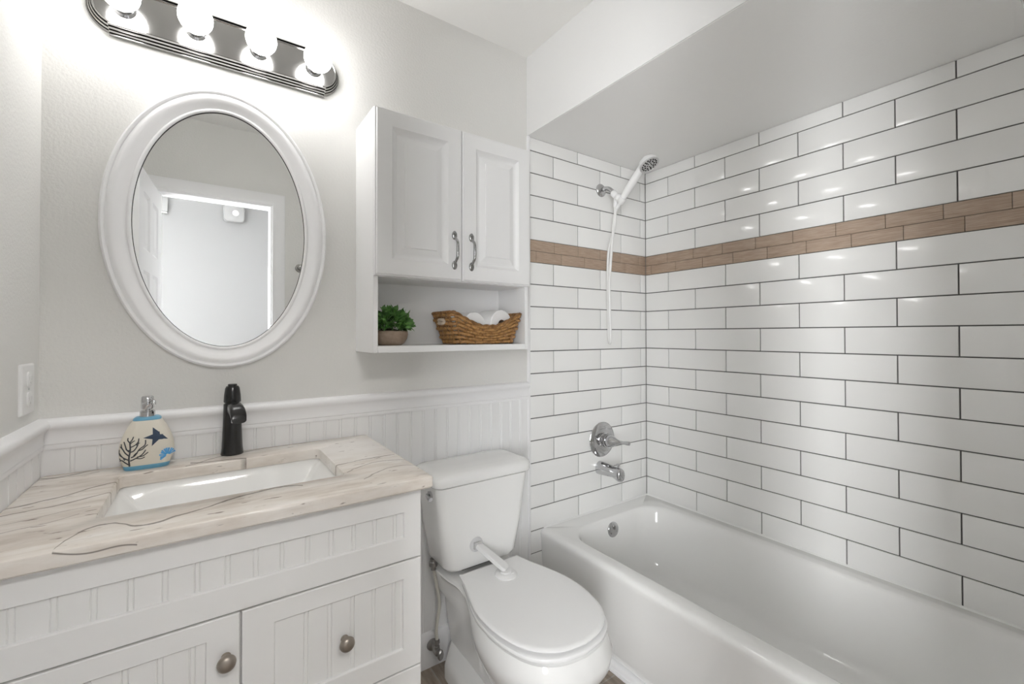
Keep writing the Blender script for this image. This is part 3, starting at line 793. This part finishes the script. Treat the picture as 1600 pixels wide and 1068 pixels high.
for x0, x1, hxp in ((WX0+0.001, mid-0.0015, mid-0.032), (mid+0.0015, WX1-0.001, mid+0.036)):
    z0, z1 = 1.455, WZ1-0.003
    yb = -WD-0.001
    R = lambda i, d: [Vector((a, yb-d, b)) for a, b in ((x0+i, z0+i), (x1-i, z0+i), (x1-i, z1-i), (x0+i, z1-i))]
    bm = bmesh.new()
    loft(bm, [R(0, 0), R(0, 0.011), R(0.003, 0.0115), R(0.006, 0.016), R(0.009, 0.0165), R(0.054, 0.0165), R(0.0555, 0.0145), R(0.062, 0.0080), R(0.069, 0.0050), R(0.074, 0.0046), R(0.0955, 0.0125), R(0.0965, 0.0155), R(0.100, 0.0162)])
    d = obj('door', bm, M['cab'], t, 22)
    bm = bmesh.new()
    zt, zb, yd = 1.612, 1.508, yb-0.0165
    for zc in (zt, zb):
        lathe(bm, [(0.0100, 0), (0.0100, 0.002), (0.007, 0.005), (0.002, 0.006)], (hxp, yd, zc), (0, -1, 0), 20)
        v = [vv for vv in bm.verts]
    for vv in bm.verts:
        c = zt if vv.co.z > (zt+zb)/2 else zb
        vv.co.z = c+(vv.co.z-c)*1.55
    tube(bm, smooth_path([(hxp, yd-0.003, zt-0.006), (hxp, yd-0.014, zt-0.016), (hxp, yd-0.023, zt-0.026), (hxp, yd-0.025, (zt+zb)/2), (hxp, yd-0.023, zb+0.026), (hxp, yd-0.014, zb+0.016), (hxp, yd-0.003, zb+0.006)], 6), 0.0048, 12)
    obj('door_handle', bm, M['handle'], d, 50, label='nickel bow handle')
SHELF = WZ0+0.022

# ------------------------------------------------------------------ potted plant
PX, PY = 0.866, -0.100
t = thing('potted_plant', 'small round green plant in a taupe pot on the open shelf', 'plant', (PX, PY, SHELF))
bm = bmesh.new(); lathe(bm, [(0.036, 0), (0.046, 0.006), (0.056, 0.022), (0.060, 0.038), (0.058, 0.048), (0.053, 0.050), (0.050, 0.044), (0.002, 0.040)], (PX, PY, SHELF), n=40)
obj('pot', bm, M['pot'], t, 50)
bm = bmesh.new(); lathe(bm, [(0.046, 0.006), (0.0575, 0.0195), (0.0585, 0.024), (0.0568, 0.0225)], (PX, PY, SHELF), n=40, cap0=False, cap1=False)
bm2 = bmesh.new(); lathe(bm2, [(0.051, 0.042), (0.035, 0.052), (0.001, 0.058)], (PX, PY, SHELF), n=24); bm.free()
obj('soil', bm2, M['soil'], t, 60)
def leaf(bm, base, d, ln, wd, side):
    d = d.normalized(); s_ = d.cross(side).normalized(); nrm = s_.cross(d).normalized()
    prof = [(0, 0.12), (0.25, 0.8), (0.5, 1.0), (0.75, 0.72), (1.0, 0.05)]
    L_, C_, R_ = [], [], []
    for f, w_ in prof:
        c = base+d*(ln*f)-nrm*(ln*0.28*f*f)
        C_.append(bm.verts.new(c)); L_.append(bm.verts.new(c+s_*(wd*w_*0.5)+nrm*(wd*0.16*w_))); R_.append(bm.verts.new(c-s_*(wd*w_*0.5)+nrm*(wd*0.16*w_)))
    for i in range(4):
        bm.faces.new((L_[i], C_[i], C_[i+1], L_[i+1])); bm.faces.new((C_[i], R_[i], R_[i+1], C_[i+1]))
bm = bmesh.new()
cc = Vector((PX, PY, SHELF+0.068))
for i in range(330):
    zf = random.uniform(-0.28, 1); a = random.uniform(0, 2*PI); q = math.sqrt(1-zf*zf)
    d = Vector((q*math.cos(a), q*math.sin(a), zf))
    rad = random.uniform(0.028, 0.056)
    base = cc+Vector((d.x*rad*1.12, d.y*rad*1.12, d.z*rad*0.98))
    dd = (d+Vector((random.uniform(-.6, .6), random.uniform(-.6, .6), random.uniform(-.3, .6)))).normalized()
    sd = Vector((random.uniform(-1, 1), random.uniform(-1, 1), random.uniform(-1, 1)))
    leaf(bm, base, dd, random.uniform(0.022, 0.032), random.uniform(0.013, 0.018), sd)
for vv in bm.verts:
    vv.co.x = max(vv.co.x, WX0+0.017); vv.co.y = min(vv.co.y, -0.0075)
obj('foliage', bm, M['leaf'], t, 60)

# ------------------------------------------------------------------ wicker basket and rolls
BX0, BX1, BY0, BY1 = 1.090, 1.335, -0.168, -0.045     # bottom footprint
TX0, TX1, TY0, TY1 = 1.056, 1.367, -0.186, -0.020     # top rim
t = thing('wicker_basket', 'brown woven wicker basket holding toilet rolls on the open shelf', 'basket', ((BX0+BX1)/2, (BY0+BY1)/2, SHELF))
NSEG = 160
bot = rrect(BX0, BY0, BX1, BY1, 0.018, 34, 6); topr = rrect(TX0, TY0, TX1, TY1, 0.02, 34, 6)
NP = len(bot)
cxm = (TX0+TX1)/2
def ztop(x, y):
    u = abs((x-cxm)/((TX1-TX0)/2))
    return 0.064 + 0.048*min(1, max(0, (u-0.18)/0.72))**1.25
def bpt(i, f, out=0.0):
    i %= NP
    b, tt = bot[i], topr[i]
    x = b[0]+(tt[0]-b[0])*f; y = b[1]+(tt[1]-b[1])*f
    if out:
        nx, ny = topr[i][0]-topr[i-1][0], topr[i][1]-topr[i-1][1]
        p, q = topr[(i+1) % NP], topr[i-1]
        tx, ty_ = p[0]-q[0], p[1]-q[1]; l = math.hypot(tx, ty_) or 1
        x += ty_/l*out; y -= tx/l*out
    return Vector((x, y, SHELF+0.003+ztop(tt[0], tt[1])*f))
bm = bmesh.new()
ROWS = 7; ST = 5
for k in range(ROWS):
    f = (k+0.5)/ROWS
    pts = []
    for i in range(NP):
        ph = math.cos(PI*i/ST + (PI if k % 2 else 0))
        pts.append(bpt(i, f, 0.0042*ph+random.uniform(-0.0004, 0.0004)) + Vector((0, 0, random.uniform(-0.0007, 0.0007))))
    tube(bm, pts, 0.0064, 7, closed=True)
vb = [bm.verts.new(bpt(i, 0.02)) for i in range(0, NP)]; bm.faces.new(vb)
obj('woven_body', bm, M['wicker'], t, 60)
bm = bmesh.new()
for i in range(0, NP, ST):
    tube(bm, [bpt(i, f) for f in (0.0, 0.35, 0.7, 1.0)], 0.0042, 6)
obj('stakes', bm, M['wicker_rim'], t, 60)
bm = bmesh.new()
for k in range(2):
    pts = []
    for i in range(NP):
        a = 2*PI*i/7+PI*k
        pts.append(bpt(i, 1.0, 0.0030*math.cos(a)) + Vector((0, 0, 0.003*math.sin(a)+0.001)))
    tube(bm, pts, 0.0042, 6, closed=True)
obj('rim', bm, M['wicker_rim'], t, 60, label='darker braided rim')
for sgn, xx in ((-1, TX0+0.006), (1, TX1-0.006)):
    bm = bmesh.new()
    for k in range(2):
        tube(bm, smooth_path([(xx+sgn*(-0.001), -0.128, SHELF+0.082), (xx+sgn*0.006, -0.118, SHELF+0.090-0.012*k), (xx+sgn*0.006, -0.088, SHELF+0.090-0.012*k), (xx-sgn*0.001, -0.078, SHELF+0.082)], 5), 0.0062, 8)
    obj('handle', bm, M['wicker_handle'], t, 60, label='pale bleached grip')

def roll(c, ax, R_, lab):
    c = Vector(c); ax = Vector(ax).normalized()
    r = thing('toilet_roll', lab, 'toilet roll', c+ax*0.05-Vector((0, 0, R_)), 0, 'rolls in the wicker basket')
    bm = bmesh.new()
    lathe(bm, [(0.019, 0.0), (R_-0.003, 0.0), (R_, 0.003), (R_, 0.097), (R_-0.003, 0.10), (0.019, 0.10)], c, ax, 48, cap0=False, cap1=False)
    obj('paper', bm, M['paper'], r, 40)
    bm = bmesh.new()
    lathe(bm, [(0.019, 0.0005), (0.019, 0.0995), (0.0175, 0.0995), (0.0175, 0.0005), (0.019, 0.0005)], c, ax, 28, cap0=False, cap1=False)
    obj('cardboard_core', bm, M['core'], r, 40)
roll((1.289, -0.158, SHELF+0.075), (-0.16, 0.98, 0.0), 0.0565, 'right white toilet roll in the wicker basket, its dark core hole showing')
roll((1.174, -0.150, SHELF+0.0655), (-0.16, 0.98, 0.0), 0.0550, 'left white toilet roll in the wicker basket, mostly hidden by its rim')

# ------------------------------------------------------------------ toilet
TCX = 1.190
t = thing('toilet', 'white two piece toilet with closed lid between the vanity and the tub', 'toilet', (TCX, -0.37, 0))
def outline(pts, k=5):
    """pts: right half from rear centre to front centre as (halfwidth, y)"""
    sp = smooth_path([(a, y, 0) for a, y in pts], k)
    right = [(max(p.x, 0), p.y) for p in sp]
    right[0] = (0, right[0][1]); right[-1] = (0, right[-1][1])
    return [(TCX+a, y) for a, y in right] + [(TCX-a, y) for a, y in right[-2:0:-1]]
def lay(pts, z, k=5): return [Vector((x, y, z)) for x, y in outline(pts, k)]
RIM = [(0, -.030), (.085, -.030), (.125, -.034), (.140, -.060), (.138, -.150), (.128, -.215), (.134, -.280), (.162, -.370), (.178, -.460), (.174, -.560), (.142, -.655), (.078, -.706), (0, -.720)]
def sh(p, sx, yc, sy): return [(a*sx, yc+(y-yc)*sy) for a, y in p]
L1 = [(0, -.030), (.080, -.030), (.118, -.036), (.126, -.060), (.110, -.150), (.098, -.215), (.116, -.290), (.160, -.370), (.186, -.460), (.183, -.565), (.150, -.668), (.083, -.724), (0, -.738)]
L2 = [(0, -.030), (.070, -.030), (.085, -.036), (.090, -.060), (.090, -.150), (.088, -.215), (.098, -.290), (.132, -.370), (.158, -.460), (.156, -.550), (.128, -.635), (.072, -.685), (0, -.698)]
L3 = [(0, -.035), (.070, -.035), (.080, -.045), (.082, -.070), (.082, -.150), (.082, -.215), (.088, -.290), (.104, -.370), (.116, -.450), (.112, -.520), (.092, -.585), (.052, -.622), (0, -.632)]
L4 = [(0, -.060), (.062, -.060), (.072, -.065), (.076, -.085), (.076, -.150), (.076, -.215), (.078, -.290), (.082, -.360), (.082, -.420), (.076, -.480), (.062, -.525), (.036, -.550), (0, -.558)]
L5 = [(0, -.085), (.090, -.085), (.112, -.090), (.118, -.110), (.120, -.170), (.120, -.230), (.120, -.300), (.118, -.370), (.112, -.430), (.102, -.480), (.082, -.530), (.048, -.556), (0, -.564)]
bm = bmesh.new()
loft(bm, [lay(sh(RIM, 0.90, -.4, 0.965), 0.3995), lay(sh(RIM, 0.93, -.4, 0.975), 0.396), lay(sh(RIM, 0.985, -.4, 0.995), 0.3945), lay(RIM, 0.389), lay(L1, 0.352), lay(sh(L1, 0.975, -.35, 0.985), 0.318), lay(L2, 0.262), lay(L3, 0.185), lay(L4, 0.105), lay(sh(L5, .93, -.3, 0.985), 0.075), lay(L5, 0.045), lay(L5, 0.0)])
obj('bowl', bm, M['porcelain'], t, 50)
for s in (-1, 1):
    bm = bmesh.new(); lathe(bm, [(0.017, 0), (0.017, 0.008), (0.012, 0.016), (0.004, 0.019)], (TCX+s*0.098, -.30, 0.052), (0, 0, 1), 20)
    obj('bolt_cap', bm, M['porcelain'], t, 50)
SEAT = [(0, -.238), (.090, -.238), (.118, -.240), (.124, -.250), (.138, -.300), (.166, -.380), (.181, -.460), (.177, -.560), (.144, -.655), (.080, -.705), (0, -.721)]
bm = bmesh.new()
loft(bm, [lay(sh(SEAT, .965, -.45, .965), 0.4005, 7), lay(sh(SEAT, .97, -.45, .97), 0.4035, 7), lay(sh(SEAT, .995, -.45, .995), 0.4045, 7), lay(SEAT, 0.4075, 7), lay(SEAT, 0.4140, 7), lay(sh(SEAT, .993, -.45, .993), 0.4160, 7), lay(sh(SEAT, .95, -.45, .95), 0.4165, 7), lay(sh(SEAT, .89, -.45, .89), 0.4168, 7), lay(sh(SEAT, .88, -.45, .88), 0.4240, 7)])
obj('seat', bm, M['seat'], t, 50)
LID = [(0, -.222), (.105, -.222), (.1215, -.2225), (.1225, -.224), (.138, -.290), (.163, -.370), (.179, -.450), (.176, -.545), (.146, -.640), (.082, -.698), (0, -.716)]
bm = bmesh.new()
loft(bm, [lay(sh(LID, .90, -.45, .90), 0.4235, 7), lay(sh(LID, .955, -.45, .955), 0.4265, 7), lay(sh(LID, .99, -.45, .99), 0.4272, 7), lay(LID, 0.4285, 7), lay(LID, 0.4315, 7), lay(sh(LID, .985, -.45, .987), 0.4345, 7), lay(sh(LID, .94, -.45, .95), 0.4358, 7), lay(sh(LID, .75, -.45, .75), 0.4372, 7), lay(sh(LID, .5, -.45, .5), 0.4381, 7), lay(sh(LID, .25, -.45, .25), 0.4386, 7), lay(sh(LID, .03, -.45, .03), 0.4387, 7)])
obj('lid', bm, M['seat'], t, 45)
for s in (-1, 1):
    obj('hinge', B((TCX+s*0.075-0.02, -.236, 0.399), (TCX+s*0.075+0.02, -.2165, 0.424), 0.004), M['seat'], t, 40)
def tank_ring(hwid, y0, y1, z, r): return [Vector((x, y, z)) for x, y in rrect(TCX-0.006-hwid, y0, TCX-0.006+hwid, y1, r, 8, 8)]
bm = bmesh.new()
loft(bm, [tank_ring(0.120, -.185, -.035, 0.428, 0.04), tank_ring(0.142, -.197, -.026, 0.433, 0.040), tank_ring(0.152, -.2005, -.022, 0.446, 0.038), tank_ring(0.169, -.206, -.020, 0.55, 0.032), tank_ring(0.183, -.210, -.018, 0.66, 0.028), tank_ring(0.193, -.2125, -.016, 0.735, 0.026), tank_ring(0.186, -.205, -.018, 0.7365, 0.026), tank_ring(0.186, -.205, -.018, 0.743, 0.026)])
obj('tank', bm, M['porcelain'], t, 50)
bm = bmesh.new()
loft(bm, [tank_ring(0.196, -.214, -.014, 0.7405, 0.030), tank_ring(0.2045, -.2245, -.012, 0.7425, 0.036), tank_ring(0.2075, -.2275, -.012, 0.747, 0.040), tank_ring(0.2085, -.2285, -.012, 0.768, 0.042), tank_ring(0.2055, -.225, -.013, 0.777, 0.042), tank_ring(0.196, -.213, -.018, 0.784, 0.045), tank_ring(0.174, -.190, -.035, 0.789, 0.045), tank_ring(0.10, -.14, -.07, 0.791, 0.03)])
obj('tank_lid', bm, M['porcelain'], t, 50)
bm = bmesh.new()
hx = TCX-0.006-0.192
lathe(bm, [(0.013, -0.004), (0.013, 0.006), (0.007, 0.008), (0.007, 0.014)], (hx, -.150, 0.705), (-1, 0, 0), 20)
tube(bm, smooth_path([(hx-0.012, -.150, 0.705), (hx-0.015, -.160, 0.7045), (hx-0.016, -.172, 0.703), (hx-0.015, -.186, 0.701)], 5), [0.0065]*10+[0.0075]*6, 10)
obj('flush_lever', bm, M['chrome'], t, 50, label='chrome flush lever')
obj('tank_gasket', B((TCX-0.07, -.145, 0.3995), (TCX+0.07, -.045, 0.430)), M['dark'], t)

# child lock across the lid
t = thing('toilet_lid_lock', 'white plastic lock arm from the tank to a disc on the lid', 'toilet lock', (1.197, -.32, 0.437))
bm = bmesh.new()
lathe(bm, [(0.026, 0), (0.0265, 0.002), (0.022, 0.005), (0.012, 0.007)], (1.146, -.2035, 0.512), (0, -1, 0), 28)
obj('suction_pad', bm, M['clear'], t, 50, label='grey round pad stuck to the tank')
bm = bmesh.new()
box(bm, (1.132, -.222, 0.500), (1.160, -.209, 0.524), 0.002)
obj('pivot', bm, M['facegrey'], t, 40, label='grey pivot clip')
bm = bmesh.new()
lathe(bm, [(0.0385, 0), (0.039, 0.004), (0.036, 0.008), (0.027, 0.011), (0.022, 0.012), (0.020, 0.016), (0.004, 0.017)], (1.197, -.320, 0.4372), (0, 0, 1), 36)
box(bm, (1.199, -.344, 0.447), (1.213, -.334, 0.451), 0.001)
obj('lock_disc', bm, M['plastic'], t, 40)
bm = bmesh.new()
A0, A1 = Vector((1.147, -.216, 0.513)), Vector((1.196, -.312, 0.461))
dv = (A1-A0); sd = Vector((dv.y, -dv.x, 0)).normalized(); nn = sd.cross(dv.normalized()); nn = nn if nn.z > 0 else -nn
rg = []
for f, wv, th in ((0.0, 0.0130, 0.006), (0.04, 0.0150, 0.0070), (0.5, 0.0165, 0.0075), (0.86, 0.0185, 0.007), (0.97, 0.0185, 0.007), (1.04, 0.016, 0.0065), (1.09, 0.010, 0.005)):
    c = A0+dv*f
    rg.append([c+sd*(wv*a)+nn*(th*b) for a, b in ((-1, -.7), (-.88, -1), (.88, -1), (1, -.7), (1, .7), (.88, 1), (-.88, 1), (-1, .7))])
loft(bm, rg)
obj('arm', bm, M['plastic'], t, 30)

# water supply
t = thing('shutoff_valve', 'small metal shutoff valve low on the wall behind the toilet', 'valve', (1.060, -.021, 0.085))
bm = bmesh.new()
lathe(bm, [(0.022, 0), (0.020, 0.006), (0.009, 0.010), (0.009, 0.03), (0.013, 0.032), (0.013, 0.056), (0.008, 0.058), (0.006, 0.066)], (1.058, -.021, 0.085), (0, -1, 0), 20)
lathe(bm, [(0.010, -0.012), (0.010, 0.014), (0.0075, 0.016), (0.0075, 0.024), (0.010, 0.026), (0.010, 0.036), (0.006, 0.038)], (1.058, -.064, 0.089), (0, 0, 1), 18)
va = obj('valve_body', bm, M['hose_metal'], t, 40)
bm = bmesh.new(); lathe(bm, [(0.006, 0.0), (0.019, 0.002), (0.020, 0.008), (0.016, 0.012), (0.004, 0.013)], (1.058, -.086, 0.085), (0.3, -1, 0), 12, sx=0.62)
obj('valve_handle', bm, M['hose_metal'], va, 30)
t = thing('supply_hose', 'beige braided supply hose from the valve up to the toilet tank', 'hose', (1.058, -.064, 0.128))
bm = bmesh.new(); tube(bm, smooth_path([(1.058, -.064, 0.128), (1.056, -.063, 0.165), (1.066, -.062, 0.225), (1.069, -.062, 0.262), (1.056, -.064, 0.335), (1.044, -.066, 0.395)], 7), 0.0062, 10)
obj('hose_tube', bm, M['braid'], t, 60)
bm = bmesh.new(); lathe(bm, [(0.009, 0.0), (0.009, 0.012), (0.016, 0.016), (0.016, 0.030), (0.013, 0.034), (0.013, 0.042)], (1.043, -.066, 0.392), (0, 0, 1), 10)
obj('hose_nut', bm, M['hose_metal'], t, 30, label='dark metal coupling nut')

# ------------------------------------------------------------------ bathtub
UX0, UX1, UY0, UY1, UZ = 1.600, XR-0.0008, YF+0.001, -0.0048, 0.381
t = thing('bathtub', 'white alcove bathtub with a plain apron along the tiled wall', 'bathtub', (1.976, -0.786, 0))
bm = bmesh.new()
tr = lambda x0, y0, x1, y1, r, z: [Vector((x, y, z)) for x, y in rrect(x0, y0, x1, y1, r, 14, 10)]
E_ = 0.0005
rings = [tr(UX0+0.020, UY0, UX1, UY1, E_, 0.055), tr(UX0+0.014, UY0, UX1, UY1, E_, 0.075), tr(UX0+0.012, UY0, UX1, UY1, E_, 0.22), tr(UX0+0.004, UY0, UX1, UY1, E_, 0.345), tr(UX0+0.0015, UY0, UX1, UY1, E_, 0.360), tr(UX0+0.005, UY0, UX1, UY1, 0.002, 0.371), tr(UX0+0.013, UY0+0.001, UX1, UY1, 0.004, 0.378),
         tr(UX0+0.024, UY0+0.002, UX1-0.002, UY1, 0.006, UZ), tr(UX0+0.066, UY0+0.05, UX1-0.066, UY1-0.085, 0.13, UZ-0.001), tr(UX0+0.072, UY0+0.056, UX1-0.072, UY1-0.090, 0.13, UZ-0.003),
         tr(UX0+0.079, UY0+0.064, UX1-0.079, UY1-0.095, 0.13, UZ-0.011), tr(UX0+0.084, UY0+0.075, UX1-0.085, UY1-0.099, 0.13, UZ-0.030), tr(UX0+0.090, UY0+0.10, UX1-0.096, UY1-0.106, 0.13, UZ-0.08),
         tr(UX0+0.100, UY0+0.17, UX1-0.112, UY1-0.118, 0.125, UZ-0.18), tr(UX0+0.110, UY0+0.23, UX1-0.126, UY1-0.130, 0.12, UZ-0.25), tr(UX0+0.125, UY0+0.27, UX1-0.135, UY1-0.148, 0.11, UZ-0.285), tr(UX0+0.150, UY0+0.31, UX1-0.160, UY1-0.178, 0.09, UZ-0.305),
         tr(UX0+0.20, UY0+0.38, UX1-0.21, UY1-0.24, 0.06, UZ-0.312), tr(UX0+0.30, UY0+0.5, UX1-0.30, UY1-0.4, 0.03, UZ-0.315)]
loft(bm, rings, cap0=False)
obj('tub_shell', bm, M['tub'], t, 60)
bm = bmesh.new()
# recessed toe panel under the apron
box(bm, (UX0+0.026, UY0, 0.0), (UX0+0.034, UY1, 0.07))
obj('toe_panel', bm, M['tub'], t)
oc = Vector((1.966, -0.1065, 0.322))
nrm = Vector((0.0, -1.0, 0.09)).normalized()
bm = bmesh.new(); lathe(bm, [(0.0355, -0.004), (0.0355, 0.004), (0.033, 0.007), (0.026, 0.0085), (0.003, 0.0095)], oc, nrm, 40)
op = obj('overflow_plate', bm, M['chrome'], t, 45, label='round chrome overflow plate')
bm = bmesh.new()
for dx, dz in ((-0.019, -0.012), (0.019, -0.012)):
    lathe(bm, [(0.0045, 0.006), (0.0045, 0.0095), (0.002, 0.0105)], oc+Vector((dx, 0, dz)), nrm, 12)
box(bm, oc+Vector((-0.003, -0.016, 0.004)), oc+Vector((0.003, -0.006, 0.022)), 0.001)
obj('overflow_screws', bm, M['hose_metal'], op, 40)
bm = bmesh.new(); lathe(bm, [(0.036, 0.0), (0.036, 0.004), (0.030, 0.006), (0.026, 0.002), (0.004, 0.003)], (1.976, -0.33, UZ-0.3135), (0, 0, 1), 32)
obj('tub_drain', bm, M['chrome'], t, 40, label='chrome drain ring')
bm = bmesh.new()
loft(bm, [[Vector((XR-d, y, 0.380+z)) for d, z in ((-0.002, 0), (0.006, 0), (0.004, 0.003), (0.0005, 0.006), (-0.002, 0.007))] for y in (UY1, UY0)])
loft(bm, [[Vector((x, -0.0042-d, 0.380+z)) for d, z in ((-0.002, 0), (0.006, 0), (0.004, 0.003), (0.0005, 0.006), (-0.002, 0.007))] for x in (UX0+0.02, XR)])
struct('trim_8', bm, M['tub'], 60, 'white caulk bead between tub and tile')
SHOE = [(0.0, 0.0), (0.028, 0.0), (0.028, 0.006), (0.020, 0.008), (0.019, 0.020), (0.013, 0.028), (0.004, 0.032), (0.0, 0.032)]
bm = bmesh.new()
loft(bm, [[Vector((UX0+0.026-d, y, z)) for d, z in SHOE] for y in (-0.008, YF+0.01)])
struct('trim_7', bm, M['trim'], 50, 'white shoe moulding along the foot of the tub')

# ------------------------------------------------------------------ tub valve, spout, shower
YT = -0.0042
t = thing('shower_valve', 'round chrome shower control with a lever above the tub spout', 'faucet', (2.000, YT, 0.733))
bm = bmesh.new(); lathe(bm, [(0.086, 0), (0.088, 0.003), (0.084, 0.008), (0.060, 0.013), (0.040, 0.015), (0.030, 0.015)], (2.000, YT, 0.733), (0, -1, 0), 56)
obj('escutcheon', bm, M['chrome'], t, 40)
bm = bmesh.new(); lathe(bm, [(0.036, 0.013), (0.036, 0.020), (0.031, 0.022), (0.031, 0.034), (0.034, 0.036), (0.034, 0.044), (0.028, 0.046)], (2.000, YT, 0.733), (0, -1, 0), 36)
obj('hub', bm, M['chrome'], t, 40)
bm = bmesh.new()
dv = Vector((0.10, -0.62, 0.04)); p0 = Vector((2.000, YT-0.044, 0.733))
lathe(bm, [(0.020, -0.002), (0.030, 0.002), (0.032, 0.012), (0.028, 0.026), (0.020, 0.040), (0.013, 0.054), (0.0085, 0.070), (0.0075, 0.085), (0.0085, 0.098), (0.0100, 0.110), (0.0095, 0.120), (0.004, 0.123)], p0, dv, 32)
obj('lever', bm, M['chrome'], t, 50)

t = thing('tub_spout', 'chrome tub spout with a diverter knob over the drain end', 'faucet', (1.985, YT, 0.594))
bm = bmesh.new(); rg = []
for y, zc, wx, hz in ((0.0, 0.594, 0.031, 0.033), (-0.012, 0.594, 0.031, 0.033), (-0.06, 0.5945, 0.029, 0.0295), (-0.10, 0.595, 0.0265, 0.0265), (-0.118, 0.593, 0.026, 0.0285), (-0.134, 0.590, 0.025, 0.0305), (-0.143, 0.589, 0.0225, 0.028), (-0.147, 0.588, 0.017, 0.022)):
    rg.append([Vector((1.985+wx*math.cos(a), YT+y, zc+hz*(math.sin(a) if math.sin(a) > 0 else math.copysign(abs(math.sin(a))**0.6, -1)*(1.0 if y > -0.11 else 1.12)))) for a in [2*PI*k/36 for k in range(36)]])
loft(bm, rg)
obj('spout_body', bm, M['chrome'], t, 45)
bm = bmesh.new(); lathe(bm, [(0.004, 0.0), (0.004, 0.012), (0.0085, 0.014), (0.0085, 0.022), (0.004, 0.0235)], (1.985, YT-0.122, 0.616), (0, 0, 1), 20)
obj('diverter_knob', bm, M['chrome'], t, 40)

SXX, SZ = 2.000, 2.002
t = thing('wall_shower_bracket', 'chrome shower pipe with flange and white swivel bracket on the tiled end wall', 'shower pipe', (SXX, YT, SZ))
bm = bmesh.new(); lathe(bm, [(0.033, 0), (0.033, 0.003), (0.028, 0.009), (0.016, 0.013), (0.012, 0.014)], (SXX, YT, SZ), (0, -1, 0), 36)
obj('flange', bm, M['chrome'], t, 40)
bm = bmesh.new(); tube(bm, smooth_path([(SXX, YT-0.008, SZ), (SXX, YT-0.036, SZ+0.001), (SXX, YT-0.064, SZ-0.012), (SXX, YT-0.092, SZ-0.042)], 6), 0.0105, 16)
obj('pipe', bm, M['chrome'], t, 50)
bm = bmesh.new()
dn = Vector((0, -0.72, -0.69)).normalized(); q = Vector((SXX, YT-0.082, SZ-0.034))
lathe(bm, [(0.0145, 0.0), (0.0165, 0.003), (0.0165, 0.026), (0.0140, 0.030), (0.0140, 0.036), (0.0185, 0.040), (0.0195, 0.056), (0.016, 0.064), (0.006, 0.066)], q, dn, 24)
lathe(bm, [(0.0085, 0.0), (0.0110, 0.010), (0.0105, 0.052), (0.008, 0.056)], q+dn*0.030, (-0.04, 0.10, -1), 18)
hd = Vector((0, -0.70, 0.71)).normalized(); hc = q+dn*0.058+Vector((0.0, -0.012, -0.012))
lathe(bm, [(0.0155, -0.014), (0.0175, -0.012), (0.0185, 0.014), (0.0165, 0.016)], hc, hd, 22)
obj('holder', bm, M['plastic'], t, 45, label='white plastic swivel bracket')

t = thing('hand_shower', 'white hand shower with a round head tilted up in its bracket', 'shower head', hc[:])
bm = bmesh.new()
lathe(bm, [(0.0085, -0.040), (0.0095, -0.020), (0.0125, 0.012), (0.0155, 0.03), (0.0175, 0.06), (0.0185, 0.10), (0.0170, 0.140), (0.0155, 0.170), (0.016, 0.194)], hc, hd, 24)
obj('handle', bm, M['plastic'], t, 50)
fn = Vector((0.05, -0.45, -0.85)).normalized()      # the way the face looks
fc_ = hc+hd*0.212+fn*0.030
bm = bmesh.new()
lathe(bm, [(0.006, -0.040), (0.022, -0.036), (0.036, -0.026), (0.0435, -0.012), (0.0450, -0.002), (0.043, 0.0)], fc_, fn, 40)
obj('head', bm, M['plastic'], t, 50)
bm = bmesh.new(); lathe(bm, [(0.0445, -0.003), (0.0460, -0.001), (0.0460, 0.003), (0.0420, 0.0045), (0.041, 0.002), (0.004, 0.0025)], fc_, fn, 40)
fa = obj('spray_face', bm, M['facegrey'], t, 40, label='grey spray face with dark nozzles')
bm = bmesh.new(); _, uu, vv_ = frame_axes(fn)
for rad, cnt, sz in ((0.033, 16, 0.0036), (0.022, 9, 0.0042), (0.010, 5, 0.003)):
    for k in range(cnt):
        a = 2*PI*k/cnt
        lathe(bm, [(sz, 0.001), (sz, 0.0045), (sz*0.4, 0.0052)], fc_+uu*(rad*math.cos(a))+vv_*(rad*math.sin(a)), fn, 8)
obj('nozzles', bm, M['nozzle'], fa, 40)

t = thing('shower_hose', 'white shower hose hanging in a long loop against the tiles', 'hose', (1.985, -0.12, 1.22))
h0 = hc-hd*0.038; h1 = q+dn*0.030+Vector((-0.04, 0.10, -1)).normalized()*0.054
bm = bmesh.new()
tube(bm, smooth_path([h0, h0-hd*0.025+Vector((0, 0, -0.02)), (SXX-0.008, -0.094, 1.78), (1.986, -0.086, 1.66), (1.976, -0.082, 1.50), (1.980, -0.082, 1.35), (1.986, -0.080, 1.25), (1.994, -0.068, 1.224), (2.002, -0.056, 1.24), (2.004, -0.050, 1.34), (2.000, -0.050, 1.50), (2.002, -0.054, 1.68), (1.998, h1.y+0.004, 1.80), h1], 8), 0.0068, 12)
obj('hose_tube', bm, M['hose'], t, 60)
